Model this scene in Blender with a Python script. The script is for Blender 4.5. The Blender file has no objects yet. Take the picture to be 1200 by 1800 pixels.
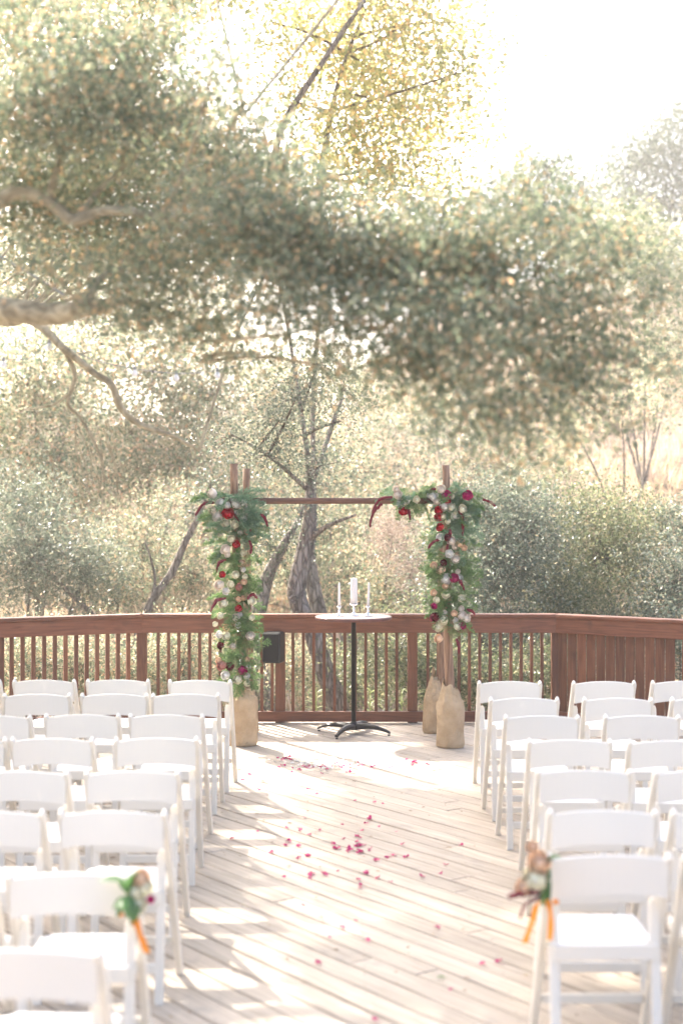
import bpy, math, random
import numpy as np
from mathutils import Vector, Matrix

random.seed(7); rng = np.random.default_rng(7)
S = bpy.context.scene
COL = S.collection
R = math.radians

# ------------------------------------------------------------------ camera, light, exposure
CAM_H, F = 2.04, 2500.0
cam = bpy.data.cameras.new('camera'); co = bpy.data.objects.new('camera', cam); COL.objects.link(co)
co.location = (0, 0, CAM_H); co.rotation_euler = (R(90), 0, 0)
cam.sensor_fit = 'VERTICAL'; cam.sensor_height = 36; cam.sensor_width = 24; cam.lens = 50
cam.shift_y = -15/1800.0
cam.clip_start = 0.1; cam.clip_end = 3000
cam.dof.use_dof = True; cam.dof.focus_distance = 12.2; cam.dof.aperture_fstop = 1.4
S.camera = co
SUN_AZ, SUN_EL = R(-33), R(40)           # azimuth from +Y (negative: to the left), elevation
w = bpy.data.worlds.new('World'); S.world = w; w.use_nodes = True
nt = w.node_tree; nt.nodes.clear()
sky = nt.nodes.new('ShaderNodeTexSky'); sky.sky_type = 'NISHITA'; sky.sun_disc = False
sky.sun_elevation = SUN_EL; sky.sun_rotation = SUN_AZ; sky.dust_density = 6.0; sky.air_density = 0.8; sky.ozone_density = 1.0
bg = nt.nodes.new('ShaderNodeBackground'); bg.inputs[1].default_value = 0.15
ow = nt.nodes.new('ShaderNodeOutputWorld')
nt.links.new(sky.outputs[0], bg.inputs[0]); nt.links.new(bg.outputs[0], ow.inputs[0])
sl = bpy.data.lights.new('sun', 'SUN'); sl.energy = 3.8; sl.angle = R(0.6); sl.color = (1.0, 0.93, 0.82)
so = bpy.data.objects.new('sun', sl); COL.objects.link(so)
sd = Vector((math.sin(SUN_AZ)*math.cos(SUN_EL), math.cos(SUN_AZ)*math.cos(SUN_EL), math.sin(SUN_EL)))
so.rotation_euler = sd.to_track_quat('Z', 'Y').to_euler()
S.view_settings.view_transform = 'Standard'; S.view_settings.look = 'None'
S.view_settings.exposure = 2.32; S.view_settings.gamma = 1.0
S.view_settings.use_curve_mapping = False
try:
    S.cycles.max_bounces = 8; S.cycles.transmission_bounces = 6; S.cycles.diffuse_bounces = 4
    S.cycles.volume_bounces = 0; S.cycles.caustics_reflective = False
except Exception: pass

# ------------------------------------------------------------------ helpers
def P(px, py, d):
    "a point of the place seen at photograph pixel (px, py), d metres away"
    return Vector(((px-600)*d/F, d, CAM_H-(py-885)*d/F))
def tag(o, label=None, cat=None, group=None, kind=None):
    if label: o['label'] = label
    if cat: o['category'] = cat
    if group: o['group'] = group
    if kind: o['kind'] = kind
    return o
def empty(name, loc=(0,0,0), rz=0, label=None, cat=None, group=None, kind=None):
    o = bpy.data.objects.new(name, None); COL.objects.link(o)
    o.location = loc; o.rotation_euler = (0, 0, rz); o.empty_display_size = .1
    return tag(o, label, cat, group, kind)
def link(name, me, parent=None, loc=(0,0,0)):
    o = bpy.data.objects.new(name, me); COL.objects.link(o); o.location = loc
    if parent: o.parent = parent
    return o
class MB:
    def __init__(s): s.v = []; s.f = []
    def add(s, vs, fs):
        n = len(s.v); s.v += [tuple(v) for v in vs]; s.f += [tuple(i+n for i in f) for f in fs]
    def box(s, c, d, rot=None, bev=0.0, taper=1.0):
        x, y, z = d[0]/2, d[1]/2, d[2]/2
        if bev > 0:
            b = min(bev, x*.9, y*.9, z*.9); vs = []
            for sz, zz in ((-1, z),(1, z)):
                pass
            rings = []
            for zz, ins in ((-z, b), (-z+b, 0), (z-b, 0), (z, b)):
                t = taper if zz > 0 else 1.0
                X, Y = x*t-ins, y*t-ins
                c2 = b if ins == 0 else 0.0005
                rings.append([(X-c2,-Y,zz),(X,-Y+c2,zz),(X,Y-c2,zz),(X-c2,Y,zz),(-X+c2,Y,zz),(-X,Y-c2,zz),(-X,-Y+c2,zz),(-X+c2,-Y,zz)])
            vs = [Vector(p) for r in rings for p in r]
            fs = [tuple(range(7,-1,-1)), tuple(range(24,32))]
            for k in range(3):
                for i in range(8):
                    j = (i+1) % 8; fs.append((k*8+i, k*8+j, k*8+8+j, k*8+8+i))
        else:
            vs = [Vector((a*x, b_*y, e*z)) for a in (-1,1) for b_ in (-1,1) for e in (-1,1)]
            fs = [(0,1,3,2),(4,6,7,5),(0,4,5,1),(2,3,7,6),(0,2,6,4),(1,5,7,3)]
        if rot is not None: vs = [rot @ v for v in vs]
        s.add([v+Vector(c) for v in vs], fs); return s
    def tube(s, pts, rad, n=8, cap=True, jit=0):
        pts = [Vector(p) for p in pts]; m = len(pts)
        if not hasattr(rad, '__len__'): rad = [rad]*m
        up = Vector((0.13, 0.31, 0.94)); vs = []
        for i, p in enumerate(pts):
            t = (pts[min(i+1, m-1)] - pts[max(i-1, 0)]).normalized()
            a = up.cross(t)
            if a.length < .05: a = Vector((1,0,0)).cross(t)
            a.normalize(); b = t.cross(a)
            for k in range(n):
                an = 2*math.pi*k/n; r = rad[i]*(1+(random.uniform(-jit, jit) if jit else 0))
                vs.append(p+a*math.cos(an)*r+b*math.sin(an)*r)
        fs = []
        for i in range(m-1):
            for k in range(n):
                l = (k+1) % n; fs.append((i*n+k, i*n+l, (i+1)*n+l, (i+1)*n+k))
        if cap: fs += [tuple(range(n-1,-1,-1)), tuple(range((m-1)*n, m*n))]
        s.add(vs, fs); return s
    def lathe(s, prof, n=24, c=(0,0,0)):
        vs = [(c[0]+r*math.cos(2*math.pi*k/n), c[1]+r*math.sin(2*math.pi*k/n), c[2]+z) for r, z in prof for k in range(n)]
        fs = [(i*n+k, i*n+(k+1)%n, (i+1)*n+(k+1)%n, (i+1)*n+k) for i in range(len(prof)-1) for k in range(n)]
        if prof[0][0] > 1e-4: fs.append(tuple(range(n-1,-1,-1)))
        if prof[-1][0] > 1e-4: fs.append(tuple(range((len(prof)-1)*n, len(prof)*n)))
        s.add(vs, fs); return s
    def mesh(s, name, mat, smooth=False):
        me = bpy.data.meshes.new(name); me.from_pydata(s.v, [], s.f)
        if mat: me.materials.append(mat)
        if smooth: me.polygons.foreach_set('use_smooth', [True]*len(me.polygons))
        me.update(); return me
    def build(s, name, mat, parent=None, smooth=False, loc=(0,0,0)):
        return link(name, s.mesh(name, mat, smooth), parent, loc)
def catmull(pts, k=5):
    "smooth a list of (Vector, radius)"
    out = []
    n = len(pts)
    for i in range(n-1):
        p0, p1, p2, p3 = pts[max(i-1,0)], pts[i], pts[i+1], pts[min(i+2,n-1)]
        for j in range(k):
            t = j/k
            q = 0.5*((2*p1[0]) + (p2[0]-p0[0])*t + (2*p0[0]-5*p1[0]+4*p2[0]-p3[0])*t*t + (3*p1[0]-p0[0]-3*p2[0]+p3[0])*t**3)
            out.append((q, p1[1]*(1-t)+p2[1]*t))
    out.append(pts[-1]); return out

# ------------------------------------------------------------------ materials
def newmat(name):
    m = bpy.data.materials.new(name); m.use_nodes = True
    return m, m.node_tree.nodes, m.node_tree.links, m.node_tree.nodes['Principled BSDF']
def flat(name, col, rough=.6, metal=0.0, var=0.08, scale=6.0, bump=0.0, spec=.5):
    m, N, L, b = newmat(name)
    b.inputs['Roughness'].default_value = rough; b.inputs['Metallic'].default_value = metal
    b.inputs['Specular IOR Level'].default_value = spec
    tc = N.new('ShaderNodeTexCoord'); no = N.new('ShaderNodeTexNoise'); no.inputs['Scale'].default_value = scale; no.inputs['Detail'].default_value = 6
    mx = N.new('ShaderNodeMix'); mx.data_type = 'RGBA'
    mx.inputs[6].default_value = (*[c*(1-var) for c in col], 1); mx.inputs[7].default_value = (*[min(1, c*(1+var)) for c in col], 1)
    L.new(tc.outputs['Object'], no.inputs['Vector']); L.new(no.outputs[0], mx.inputs[0]); L.new(mx.outputs[2], b.inputs['Base Color'])
    if bump:
        bu = N.new('ShaderNodeBump'); bu.inputs['Strength'].default_value = bump; bu.inputs['Distance'].default_value = .01
        L.new(no.outputs[0], bu.inputs['Height']); L.new(bu.outputs[0], b.inputs['Normal'])
    return m
def wood(name, c1, c2, stretch=(1.2, 22, 22), rough=.7, var=.22, bump=.25, knots=True, stain=None):
    m, N, L, b = newmat(name)
    b.inputs['Roughness'].default_value = rough
    tc = N.new('ShaderNodeTexCoord'); oi = N.new('ShaderNodeObjectInfo')
    sc = N.new('ShaderNodeVectorMath'); sc.operation = 'SCALE'; sc.inputs[0].default_value = (37, 51, 23); L.new(oi.outputs['Random'], sc.inputs['Scale'])
    ad = N.new('ShaderNodeVectorMath'); ad.operation = 'ADD'; L.new(tc.outputs['Object'], ad.inputs[0]); L.new(sc.outputs[0], ad.inputs[1])
    mp = N.new('ShaderNodeMapping'); mp.inputs['Scale'].default_value = stretch; L.new(ad.outputs[0], mp.inputs['Vector'])
    n1 = N.new('ShaderNodeTexNoise'); n1.inputs['Scale'].default_value = 1.6; n1.inputs['Detail'].default_value = 9; n1.inputs['Distortion'].default_value = 1.4
    L.new(mp.outputs[0], n1.inputs['Vector'])
    n2 = N.new('ShaderNodeTexNoise'); n2.inputs['Scale'].default_value = 1.7; n2.inputs['Detail'].default_value = 4; L.new(ad.outputs[0], n2.inputs['Vector'])
    cr = N.new('ShaderNodeValToRGB'); cr.color_ramp.elements[0].position = .3; cr.color_ramp.elements[1].position = .7
    cr.color_ramp.elements[0].color = (*c1, 1); cr.color_ramp.elements[1].color = (*c2, 1)
    L.new(n1.outputs[0], cr.inputs[0])
    hv = N.new('ShaderNodeHueSaturation'); L.new(cr.outputs[0], hv.inputs['Color'])
    mr = N.new('ShaderNodeMapRange'); mr.inputs[3].default_value = 1-var; mr.inputs[4].default_value = 1+var; L.new(oi.outputs['Random'], mr.inputs[0])
    m2 = N.new('ShaderNodeMapRange'); m2.inputs[1].default_value = .3; m2.inputs[2].default_value = .7; m2.inputs[3].default_value = 1-var*.7; m2.inputs[4].default_value = 1+var*.5
    L.new(n2.outputs[0], m2.inputs[0])
    mu = N.new('ShaderNodeMath'); mu.operation = 'MULTIPLY'; L.new(mr.outputs[0], mu.inputs[0]); L.new(m2.outputs[0], mu.inputs[1]); L.new(mu.outputs[0], hv.inputs['Value'])
    last = hv.outputs[0]
    if stain:
        n3 = N.new('ShaderNodeTexNoise'); n3.inputs['Scale'].default_value = 5.5; n3.inputs['Detail'].default_value = 6; L.new(ad.outputs[0], n3.inputs['Vector'])
        r3 = N.new('ShaderNodeValToRGB'); r3.color_ramp.elements[0].position = .6; r3.color_ramp.elements[1].position = .74
        L.new(n3.outputs[0], r3.inputs[0])
        mx = N.new('ShaderNodeMix'); mx.data_type = 'RGBA'; L.new(last, mx.inputs[6]); mx.inputs[7].default_value = (*stain, 1)
        ml = N.new('ShaderNodeMath'); ml.operation = 'MULTIPLY'; ml.inputs[1].default_value = .55; L.new(r3.outputs[0], ml.inputs[0]); L.new(ml.outputs[0], mx.inputs[0])
        last = mx.outputs[2]
    L.new(last, b.inputs['Base Color'])
    bu = N.new('ShaderNodeBump'); bu.inputs['Strength'].default_value = bump; bu.inputs['Distance'].default_value = .004
    L.new(n1.outputs[0], bu.inputs['Height']); L.new(bu.outputs[0], b.inputs['Normal'])
    return m
def leafmat(name, cols, trans=.45, rough=.45, tboost=1.25):
    "cols: [(position, rgb)]; each leaf takes one colour of the ramp"
    m = bpy.data.materials.new(name); m.use_nodes = True; N = m.node_tree.nodes; L = m.node_tree.links; N.clear()
    g = N.new('ShaderNodeNewGeometry'); cr = N.new('ShaderNodeValToRGB'); e = cr.color_ramp.elements
    while len(e) < len(cols): e.new(.5)
    for k, (p, c) in enumerate(cols): e[k].position = p; e[k].color = (*c, 1)
    L.new(g.outputs['Random Per Island'], cr.inputs[0])
    d = N.new('ShaderNodeBsdfPrincipled'); d.inputs['Roughness'].default_value = rough; L.new(cr.outputs[0], d.inputs['Base Color'])
    t = N.new('ShaderNodeBsdfTranslucent'); hs = N.new('ShaderNodeHueSaturation'); hs.inputs['Value'].default_value = tboost; hs.inputs['Saturation'].default_value = 1.15
    L.new(cr.outputs[0], hs.inputs['Color']); L.new(hs.outputs[0], t.inputs['Color'])
    mx = N.new('ShaderNodeMixShader'); mx.inputs[0].default_value = trans
    L.new(d.outputs[0], mx.inputs[1]); L.new(t.outputs[0], mx.inputs[2])
    o = N.new('ShaderNodeOutputMaterial'); L.new(mx.outputs[0], o.inputs[0]); return m
def bark(name, c1, c2, scale=9):
    m, N, L, b = newmat(name); b.inputs['Roughness'].default_value = .95
    tc = N.new('ShaderNodeTexCoord'); mp = N.new('ShaderNodeMapping'); mp.inputs['Scale'].default_value = (scale, scale, scale*(.28 if 'limb' not in name else 1.0)); L.new(tc.outputs['Object'], mp.inputs[0])
    n = N.new('ShaderNodeTexNoise'); n.inputs['Scale'].default_value = 1.6; n.inputs['Detail'].default_value = 8; n.inputs['Distortion'].default_value = 1.0; L.new(mp.outputs[0], n.inputs[0])
    v = N.new('ShaderNodeTexVoronoi'); v.feature = 'DISTANCE_TO_EDGE'; v.inputs['Scale'].default_value = 2.2; L.new(mp.outputs[0], v.inputs[0])
    cr = N.new('ShaderNodeValToRGB'); cr.color_ramp.elements[0].position = .36; cr.color_ramp.elements[1].position = .64
    cr.color_ramp.elements[0].color = (*c1, 1); cr.color_ramp.elements[1].color = (*c2, 1); L.new(n.outputs[0], cr.inputs[0])
    vr = N.new('ShaderNodeMapRange'); vr.inputs[2].default_value = .16; vr.inputs[3].default_value = .4 if 'limb' not in name else .98; L.new(v.outputs[0], vr.inputs[0])
    mx = N.new('ShaderNodeMix'); mx.data_type = 'RGBA'; mx.blend_type = 'MULTIPLY'; mx.inputs[0].default_value = .8 if 'limb' not in name else .0
    L.new(cr.outputs[0], mx.inputs[6]); L.new(vr.outputs[0], mx.inputs[7]); L.new(mx.outputs[2], b.inputs['Base Color'])
    bu = N.new('ShaderNodeBump'); bu.inputs['Strength'].default_value = .9; bu.inputs['Distance'].default_value = .03
    L.new((vr if 'limb' not in name else n).outputs[0], bu.inputs['Height']); L.new(bu.outputs[0], b.inputs['Normal']); return m

M_deck = wood('deck_wood', (.35, .287, .218), (.57, .485, .39), stretch=(1.0, 26, 26), rough=.62, var=.13, stain=(.27,.235,.205))
M_rail = wood('stained_redwood', (.135, .042, .020), (.25, .092, .045), stretch=(1.4, 20, 20), rough=.5, var=.18, stain=(.08,.032,.02))
M_railz = wood('stained_redwood_upright', (.135, .046, .020), (.24, .094, .045), stretch=(20, 20, 1.4), rough=.55, var=.25, stain=(.08,.035,.02))
M_white = flat('white_resin', (.73, .69, .615), rough=.42, var=.02)
M_pad = flat('white_vinyl', (.74, .75, .77), rough=.35, var=.015)
M_log = wood('peeled_log', (.16, .085, .05), (.40, .25, .16), stretch=(14, 14, 1.6), rough=.8, var=.1, bump=.8)
M_logd = wood('dark_log', (.085, .04, .03), (.18, .095, .065), stretch=(1.6, 14, 14), rough=.8, var=.1, bump=.8)
M_black = flat('black_metal', (.012, .011, .012), rough=.38, var=.1)
M_speaker = flat('black_plastic', (.018, .018, .018), rough=.5, var=.1)
M_grille = flat('speaker_mesh', (.01, .01, .01), rough=.8, var=.6, scale=260, bump=.5)
M_wax = flat('white_wax', (.86, .84, .84), rough=.45, var=.02)
M_silver = flat('polished_silver', (.86, .85, .87), rough=.18, metal=1.0, var=.05)
M_tabletop = wood('table_wood', (.42, .32, .27), (.60, .49, .42), stretch=(2, 30, 30), rough=.22, var=.1, bump=.05)
M_tablerim = flat('table_rim', (.16, .065, .055), rough=.4, var=.7, scale=14)

def burlapmat():
    m, N, L, b = newmat('burlap'); b.inputs['Roughness'].default_value = .95
    tc = N.new('ShaderNodeTexCoord')
    wv = []
    for dr in ('X', 'Z'):
        t = N.new('ShaderNodeTexWave'); t.bands_direction = dr; t.inputs['Scale'].default_value = 60; t.inputs['Distortion'].default_value = 1.2; L.new(tc.outputs['Object'], t.inputs[0]); wv.append(t)
    mu = N.new('ShaderNodeMath'); mu.operation = 'MULTIPLY'; L.new(wv[0].outputs[1], mu.inputs[0]); L.new(wv[1].outputs[1], mu.inputs[1])
    n = N.new('ShaderNodeTexNoise'); n.inputs['Scale'].default_value = 9; n.inputs['Detail'].default_value = 7; L.new(tc.outputs['Object'], n.inputs[0])
    cr = N.new('ShaderNodeValToRGB'); cr.color_ramp.elements[0].position = .3; cr.color_ramp.elements[1].position = .7
    cr.color_ramp.elements[0].color = (.50,.345,.20,1); cr.color_ramp.elements[1].color = (.68,.51,.325,1); L.new(n.outputs[0], cr.inputs[0])
    hv = N.new('ShaderNodeHueSaturation'); L.new(cr.outputs[0], hv.inputs['Color'])
    mr = N.new('ShaderNodeMapRange'); mr.inputs[3].default_value = .82; mr.inputs[4].default_value = 1.12; L.new(mu.outputs[0], mr.inputs[0]); L.new(mr.outputs[0], hv.inputs['Value'])
    L.new(hv.outputs[0], b.inputs['Base Color'])
    bu = N.new('ShaderNodeBump'); bu.inputs['Strength'].default_value = .4; bu.inputs['Distance'].default_value = .003; L.new(mu.outputs[0], bu.inputs['Height'])
    n5 = N.new('ShaderNodeTexNoise'); n5.inputs['Scale'].default_value = 14; n5.inputs['Detail'].default_value = 3; n5.inputs['Distortion'].default_value = 2.2; L.new(tc.outputs['Object'], n5.inputs[0])
    b5 = N.new('ShaderNodeBump'); b5.inputs['Strength'].default_value = .7; b5.inputs['Distance'].default_value = .03; L.new(n5.outputs[0], b5.inputs['Height']); L.new(bu.outputs[0], b5.inputs['Normal']); L.new(b5.outputs[0], b.inputs['Normal'])
    return m
M_burlap = burlapmat()
def petalmat(name, c, trans=.3):
    m = leafmat(name, [(0, [x*.82 for x in c]), (1, [min(1, x*1.15) for x in c])], trans=trans, rough=.95, tboost=1.0); m.node_tree.nodes['Principled BSDF'].inputs['Specular IOR Level'].default_value = .1; return m
M_rose = {k: petalmat('rose_'+k, c, .10) for k, c in dict(white=(.95,.91,.84), cream=(.95,.87,.70), blush=(.95,.82,.73), peach=(.90,.66,.48),
          red=(.55,.02,.04), magenta=(.52,.03,.17), burgundy=(.16,.01,.022), dusty=(.62,.30,.26)).items()}
M_petal = petalmat('crimson_petal', (.50, .03, .17)); M_petal2 = petalmat('pink_petal', (.66, .13, .26)); M_petalw = petalmat('white_petal', (.82, .80, .76))
M_amar = flat('amaranth', (.14, .008, .022), rough=.9, var=.5, scale=60)
M_fern = leafmat('fern', [(0,(.07,.145,.05)),(.5,(.135,.24,.085)),(1,(.29,.39,.18))], trans=.42)
M_fernb = leafmat('fern_blue', [(0,(.09,.17,.11)),(.5,(.155,.27,.17)),(1,(.27,.39,.26))], trans=.42)
M_gleaf = leafmat('glossy_leaf', [(0,(.03,.10,.035)),(1,(.075,.19,.06))], trans=.25, rough=.3)
M_ribbon = petalmat('orange_ribbon', (.80, .30, .055))
M_cord = flat('grey_cord', (.25,.27,.29), rough=.6)
M_bulb = flat('frosted_bulb', (.85,.86,.88), rough=.2)

M_oak = leafmat('oak_leaf', [(0,(.12,.155,.105)),(.3,(.18,.22,.15)),(.56,(.25,.285,.19)),(.80,(.36,.36,.25)),(.89,(.46,.36,.23)),(1,(.60,.41,.25))], trans=.5)
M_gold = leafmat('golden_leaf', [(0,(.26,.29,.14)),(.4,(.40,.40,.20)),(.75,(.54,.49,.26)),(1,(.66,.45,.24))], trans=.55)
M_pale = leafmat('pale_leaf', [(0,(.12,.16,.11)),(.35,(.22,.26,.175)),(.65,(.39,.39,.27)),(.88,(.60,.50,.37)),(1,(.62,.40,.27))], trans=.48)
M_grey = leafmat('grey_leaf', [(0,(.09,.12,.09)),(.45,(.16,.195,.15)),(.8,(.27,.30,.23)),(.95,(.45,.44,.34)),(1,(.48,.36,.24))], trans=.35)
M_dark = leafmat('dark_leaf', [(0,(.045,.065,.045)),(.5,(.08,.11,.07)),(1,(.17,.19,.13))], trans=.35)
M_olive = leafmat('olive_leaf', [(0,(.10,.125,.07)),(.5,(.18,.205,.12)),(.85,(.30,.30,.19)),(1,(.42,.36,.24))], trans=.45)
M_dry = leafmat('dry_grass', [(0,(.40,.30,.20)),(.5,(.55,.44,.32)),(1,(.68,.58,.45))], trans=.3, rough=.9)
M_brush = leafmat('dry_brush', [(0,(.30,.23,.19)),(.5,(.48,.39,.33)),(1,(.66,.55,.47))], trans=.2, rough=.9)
M_shoot = leafmat('pale_shoot', [(0,(.25,.33,.12)),(1,(.50,.52,.28))], trans=.5)
M_bark = bark('grey_bark', (.17,.14,.12), (.40,.35,.31))
M_limb = bark('oak_limb', (.22,.19,.125), (.46,.41,.29), 7)
M_twig = bark('twig_bark', (.11,.085,.07), (.24,.19,.16), 14)

# ------------------------------------------------------------------ terrain
def sstep(a, b, x):
    t = np.clip((x-a)/(b-a), 0, 1); return t*t*(3-2*t)
def terr(x, y):
    x = np.asarray(x, float); y = np.asarray(y, float)
    base = -2.2 + 1.0*sstep(-5, 4, 0*x)  # below the deck
    rise = np.maximum(0, y-19)
    side = .19 + .17*sstep(-6, 14, x)
    h = base + 60*side*(1-np.exp(-rise/60))*1.15
    h = h + .35*np.sin(x*.55+1.3)*np.cos(y*.33)*sstep(18, 30, y) + .9*np.sin(x*.11+y*.07)*sstep(25, 60, y)
    far = sstep(150, 500, np.hypot(x, y)); return h*(1-far) + far*12
def grid_axis(lims):
    out = []
    for a, b, st in lims: out += list(np.arange(a, b, st))
    return out + [lims[-1][1]]
gx = grid_axis([(-1500,-200,260),(-200,-40,20),(-40,40,1.0),(40,200,20),(200,1500,260)])
gy = grid_axis([(-1500,-100,280),(-100,10,11),(10,90,1.0),(90,300,15),(300,2300,250)])
GX, GY = np.meshgrid(gx, gy); GZ = terr(GX, GY)
nx, ny = len(gx), len(gy)
vs = np.stack([GX.ravel(), GY.ravel(), GZ.ravel()], 1)
fs = [(j*nx+i, j*nx+i+1, (j+1)*nx+i+1, (j+1)*nx+i) for j in range(ny-1) for i in range(nx-1)]
def groundmat():
    m, N, L, b = newmat('hill_ground'); b.inputs['Roughness'].default_value = 1
    tc = N.new('ShaderNodeTexCoord')
    n = N.new('ShaderNodeTexNoise'); n.inputs['Scale'].default_value = .35; n.inputs['Detail'].default_value = 10; n.inputs['Roughness'].default_value = .7; L.new(tc.outputs['Object'], n.inputs[0])
    n2 = N.new('ShaderNodeTexNoise'); n2.inputs['Scale'].default_value = 6; n2.inputs['Detail'].default_value = 10; n2.inputs['Roughness'].default_value = .8; L.new(tc.outputs['Object'], n2.inputs[0])
    mxn = N.new('ShaderNodeMath'); mxn.operation = 'ADD'; L.new(n.outputs[0], mxn.inputs[0]); L.new(n2.outputs[0], mxn.inputs[1])
    cr = N.new('ShaderNodeValToRGB'); e = cr.color_ramp.elements; e[0].position = .42; e[1].position = .62; e.new(.52)
    mh = N.new('ShaderNodeMath'); mh.operation = 'MULTIPLY'; mh.inputs[1].default_value = .5; L.new(mxn.outputs[0], mh.inputs[0]); L.new(mh.outputs[0], cr.inputs[0])
    e[0].color = (.15,.12,.085,1); e[1].color = (.36,.275,.20,1); e[2].color = (.50,.39,.29,1)
    L.new(cr.outputs[0], b.inputs['Base Color'])
    bu = N.new('ShaderNodeBump'); bu.inputs['Strength'].default_value = .8; bu.inputs['Distance'].default_value = .2; L.new(n2.outputs[0], bu.inputs['Height']); L.new(bu.outputs[0], b.inputs['Normal'])
    return m
me = bpy.data.meshes.new('hillside'); me.from_pydata(vs.tolist(), [], fs); me.materials.append(groundmat())
me.polygons.foreach_set('use_smooth', [True]*len(me.polygons))
tag(link('hillside', me), 'dry grassy hillside rising beyond the ravine behind the deck', kind='structure')

# ------------------------------------------------------------------ deck, plank by plank
PL_DIR = Vector((-.605, .797)).normalized(); PL_N = Vector((PL_DIR.y, -PL_DIR.x))   # along a plank, across the planks
L0, R0 = Vector((-1.86, 13.24)), Vector((2.0, 13.24)); L1, R1 = Vector((-4.9, 12.0)), Vector((4.9, 11.35))
deck_poly = [Vector((-4.98,.6)), Vector((4.98,.6)), Vector((4.98,11.36)), R0+Vector((.03,.08)), L0+Vector((-.03,.08)), Vector((-4.98,12.02))]
def clip(poly, n, c, keep_less):
    out = []
    for i, a in enumerate(poly):
        b = poly[(i+1) % len(poly)]; da, db = a.dot(n)-c, b.dot(n)-c
        if not keep_less: da, db = -da, -db
        if da <= 0: out.append(a)
        if (da < 0 < db) or (db < 0 < da): out.append(a+(b-a)*(da/(da-db)))
    return out
deck = empty('deck', (0,0,0), 0, 'weathered wooden deck of diagonal planks', kind='structure')
pitch = .143; c0 = -3.2; rot_ang = math.atan2(PL_DIR.y, PL_DIR.x)
i = 0; c = -3.6
while c < 13.5:
    strip = clip(clip(deck_poly, PL_N, c+pitch-.009, True), PL_N, c, False)
    if len(strip) >= 3:
        t0 = min(p.dot(PL_DIR) for p in strip); t1 = max(p.dot(PL_DIR) for p in strip)
        cuts = [t0-1]; t = t0 + random.choice((2.2, 3.6, 4.9)); 
        while t < t1-1.0: cuts.append(t); t += random.choice((3.66, 4.88))
        cuts.append(t1+1)
        for a, b in zip(cuts[:-1], cuts[1:]):
            pc = clip(clip(strip, PL_DIR, b-.002, True), PL_DIR, a+.002, False)
            if len(pc) < 3: continue
            cen = sum(pc, Vector((0,0)))/len(pc)
            ca, sa = math.cos(-rot_ang), math.sin(-rot_ang)
            loc = [((p-cen).x*ca-(p-cen).y*sa, (p-cen).x*sa+(p-cen).y*ca) for p in pc]
            # drop doubled points
            q = []
            for p in loc:
                if not q or math.hypot(p[0]-q[-1][0], p[1]-q[-1][1]) > .003: q.append(p)
            if len(q) > 2 and math.hypot(q[0][0]-q[-1][0], q[0][1]-q[-1][1]) < .003: q.pop()
            if len(q) < 3: continue
            area = sum(q[k][0]*q[(k+1)%len(q)][1]-q[(k+1)%len(q)][0]*q[k][1] for k in range(len(q)))
            if area < 0: q.reverse()
            n = len(q); mb = MB()
            cx = sum(p[0] for p in q)/n; cy = sum(p[1] for p in q)/n
            def ins(p, e=.004):
                return (p[0]-math.copysign(min(e, abs(p[0]-cx)*.5), p[0]-cx), p[1]-math.copysign(min(e, abs(p[1]-cy)*.5), p[1]-cy))
            dz = random.uniform(-.002, .002)
            vv = [(p[0],p[1],-.035) for p in q]+[(p[0],p[1],-.004+dz) for p in q]+[(*ins(p), dz) for p in q]
            ff = [tuple(range(n-1,-1,-1)), tuple(range(2*n,3*n))]
            for lv in (0,1): ff += [(lv*n+k, lv*n+(k+1)%n, lv*n+n+(k+1)%n, lv*n+n+k) for k in range(n)]
            mb.add(vv, ff); o = mb.build('plank', M_deck, deck, loc=(cen.x, cen.y, 0)); o.rotation_euler = (0,0,rot_ang)
    c += pitch
sc_ = MB()
for k in range(-25, 95):
    cc = c0-.4+k*pitch
    for x in np.arange(-3.5, 3.6, .6):
        for off in (.022, pitch-.030):
            # point on this plank line over the joist at x
            y = (cc+off-PL_N.x*x)/PL_N.y
            if 4 < y < 13.1: sc_.add([(x+.0045*math.cos(q*1.047), y+.0045*math.sin(q*1.047), .0028) for q in range(6)], [(0,1,2,3,4,5)])
o = sc_.build('deck_screws', flat('rusty_screw', (.10,.06,.045), rough=.7), deck); o['kind'] = 'stuff'
# joists and fascia below the planks
mj = MB()
for x in np.arange(-4.7, 4.8, .6): mj.box((x, 5.9, -.14), (.045, 10.5 if abs(x) > 2 else 11.6, .19))
mj.build('joist_frame', M_rail, deck)
fa = MB(); 
for k in range(len(deck_poly)):
    a, b = deck_poly[k], deck_poly[(k+1)%len(deck_poly)]; d = b-a; n = Vector((d.y,-d.x)).normalized(); mid = (a+b)/2+n*.022
    fa.box((mid.x, mid.y, -.12), (d.length, .03, .22), Matrix.Rotation(math.atan2(d.y, d.x), 3, 'Z'))
fa.build('fascia_board', M_rail, deck)
for (x, y) in ((-4.6,11.5),(-1.7,12.9),(1.8,12.9),(4.6,11),(-4.6,6),(4.6,6),(0,12.9)):
    MB().box((0,0,-.6), (.14,.14,.8+1.9)).build('support_post', M_railz, deck, loc=(x,y,-.98+.0))

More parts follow.
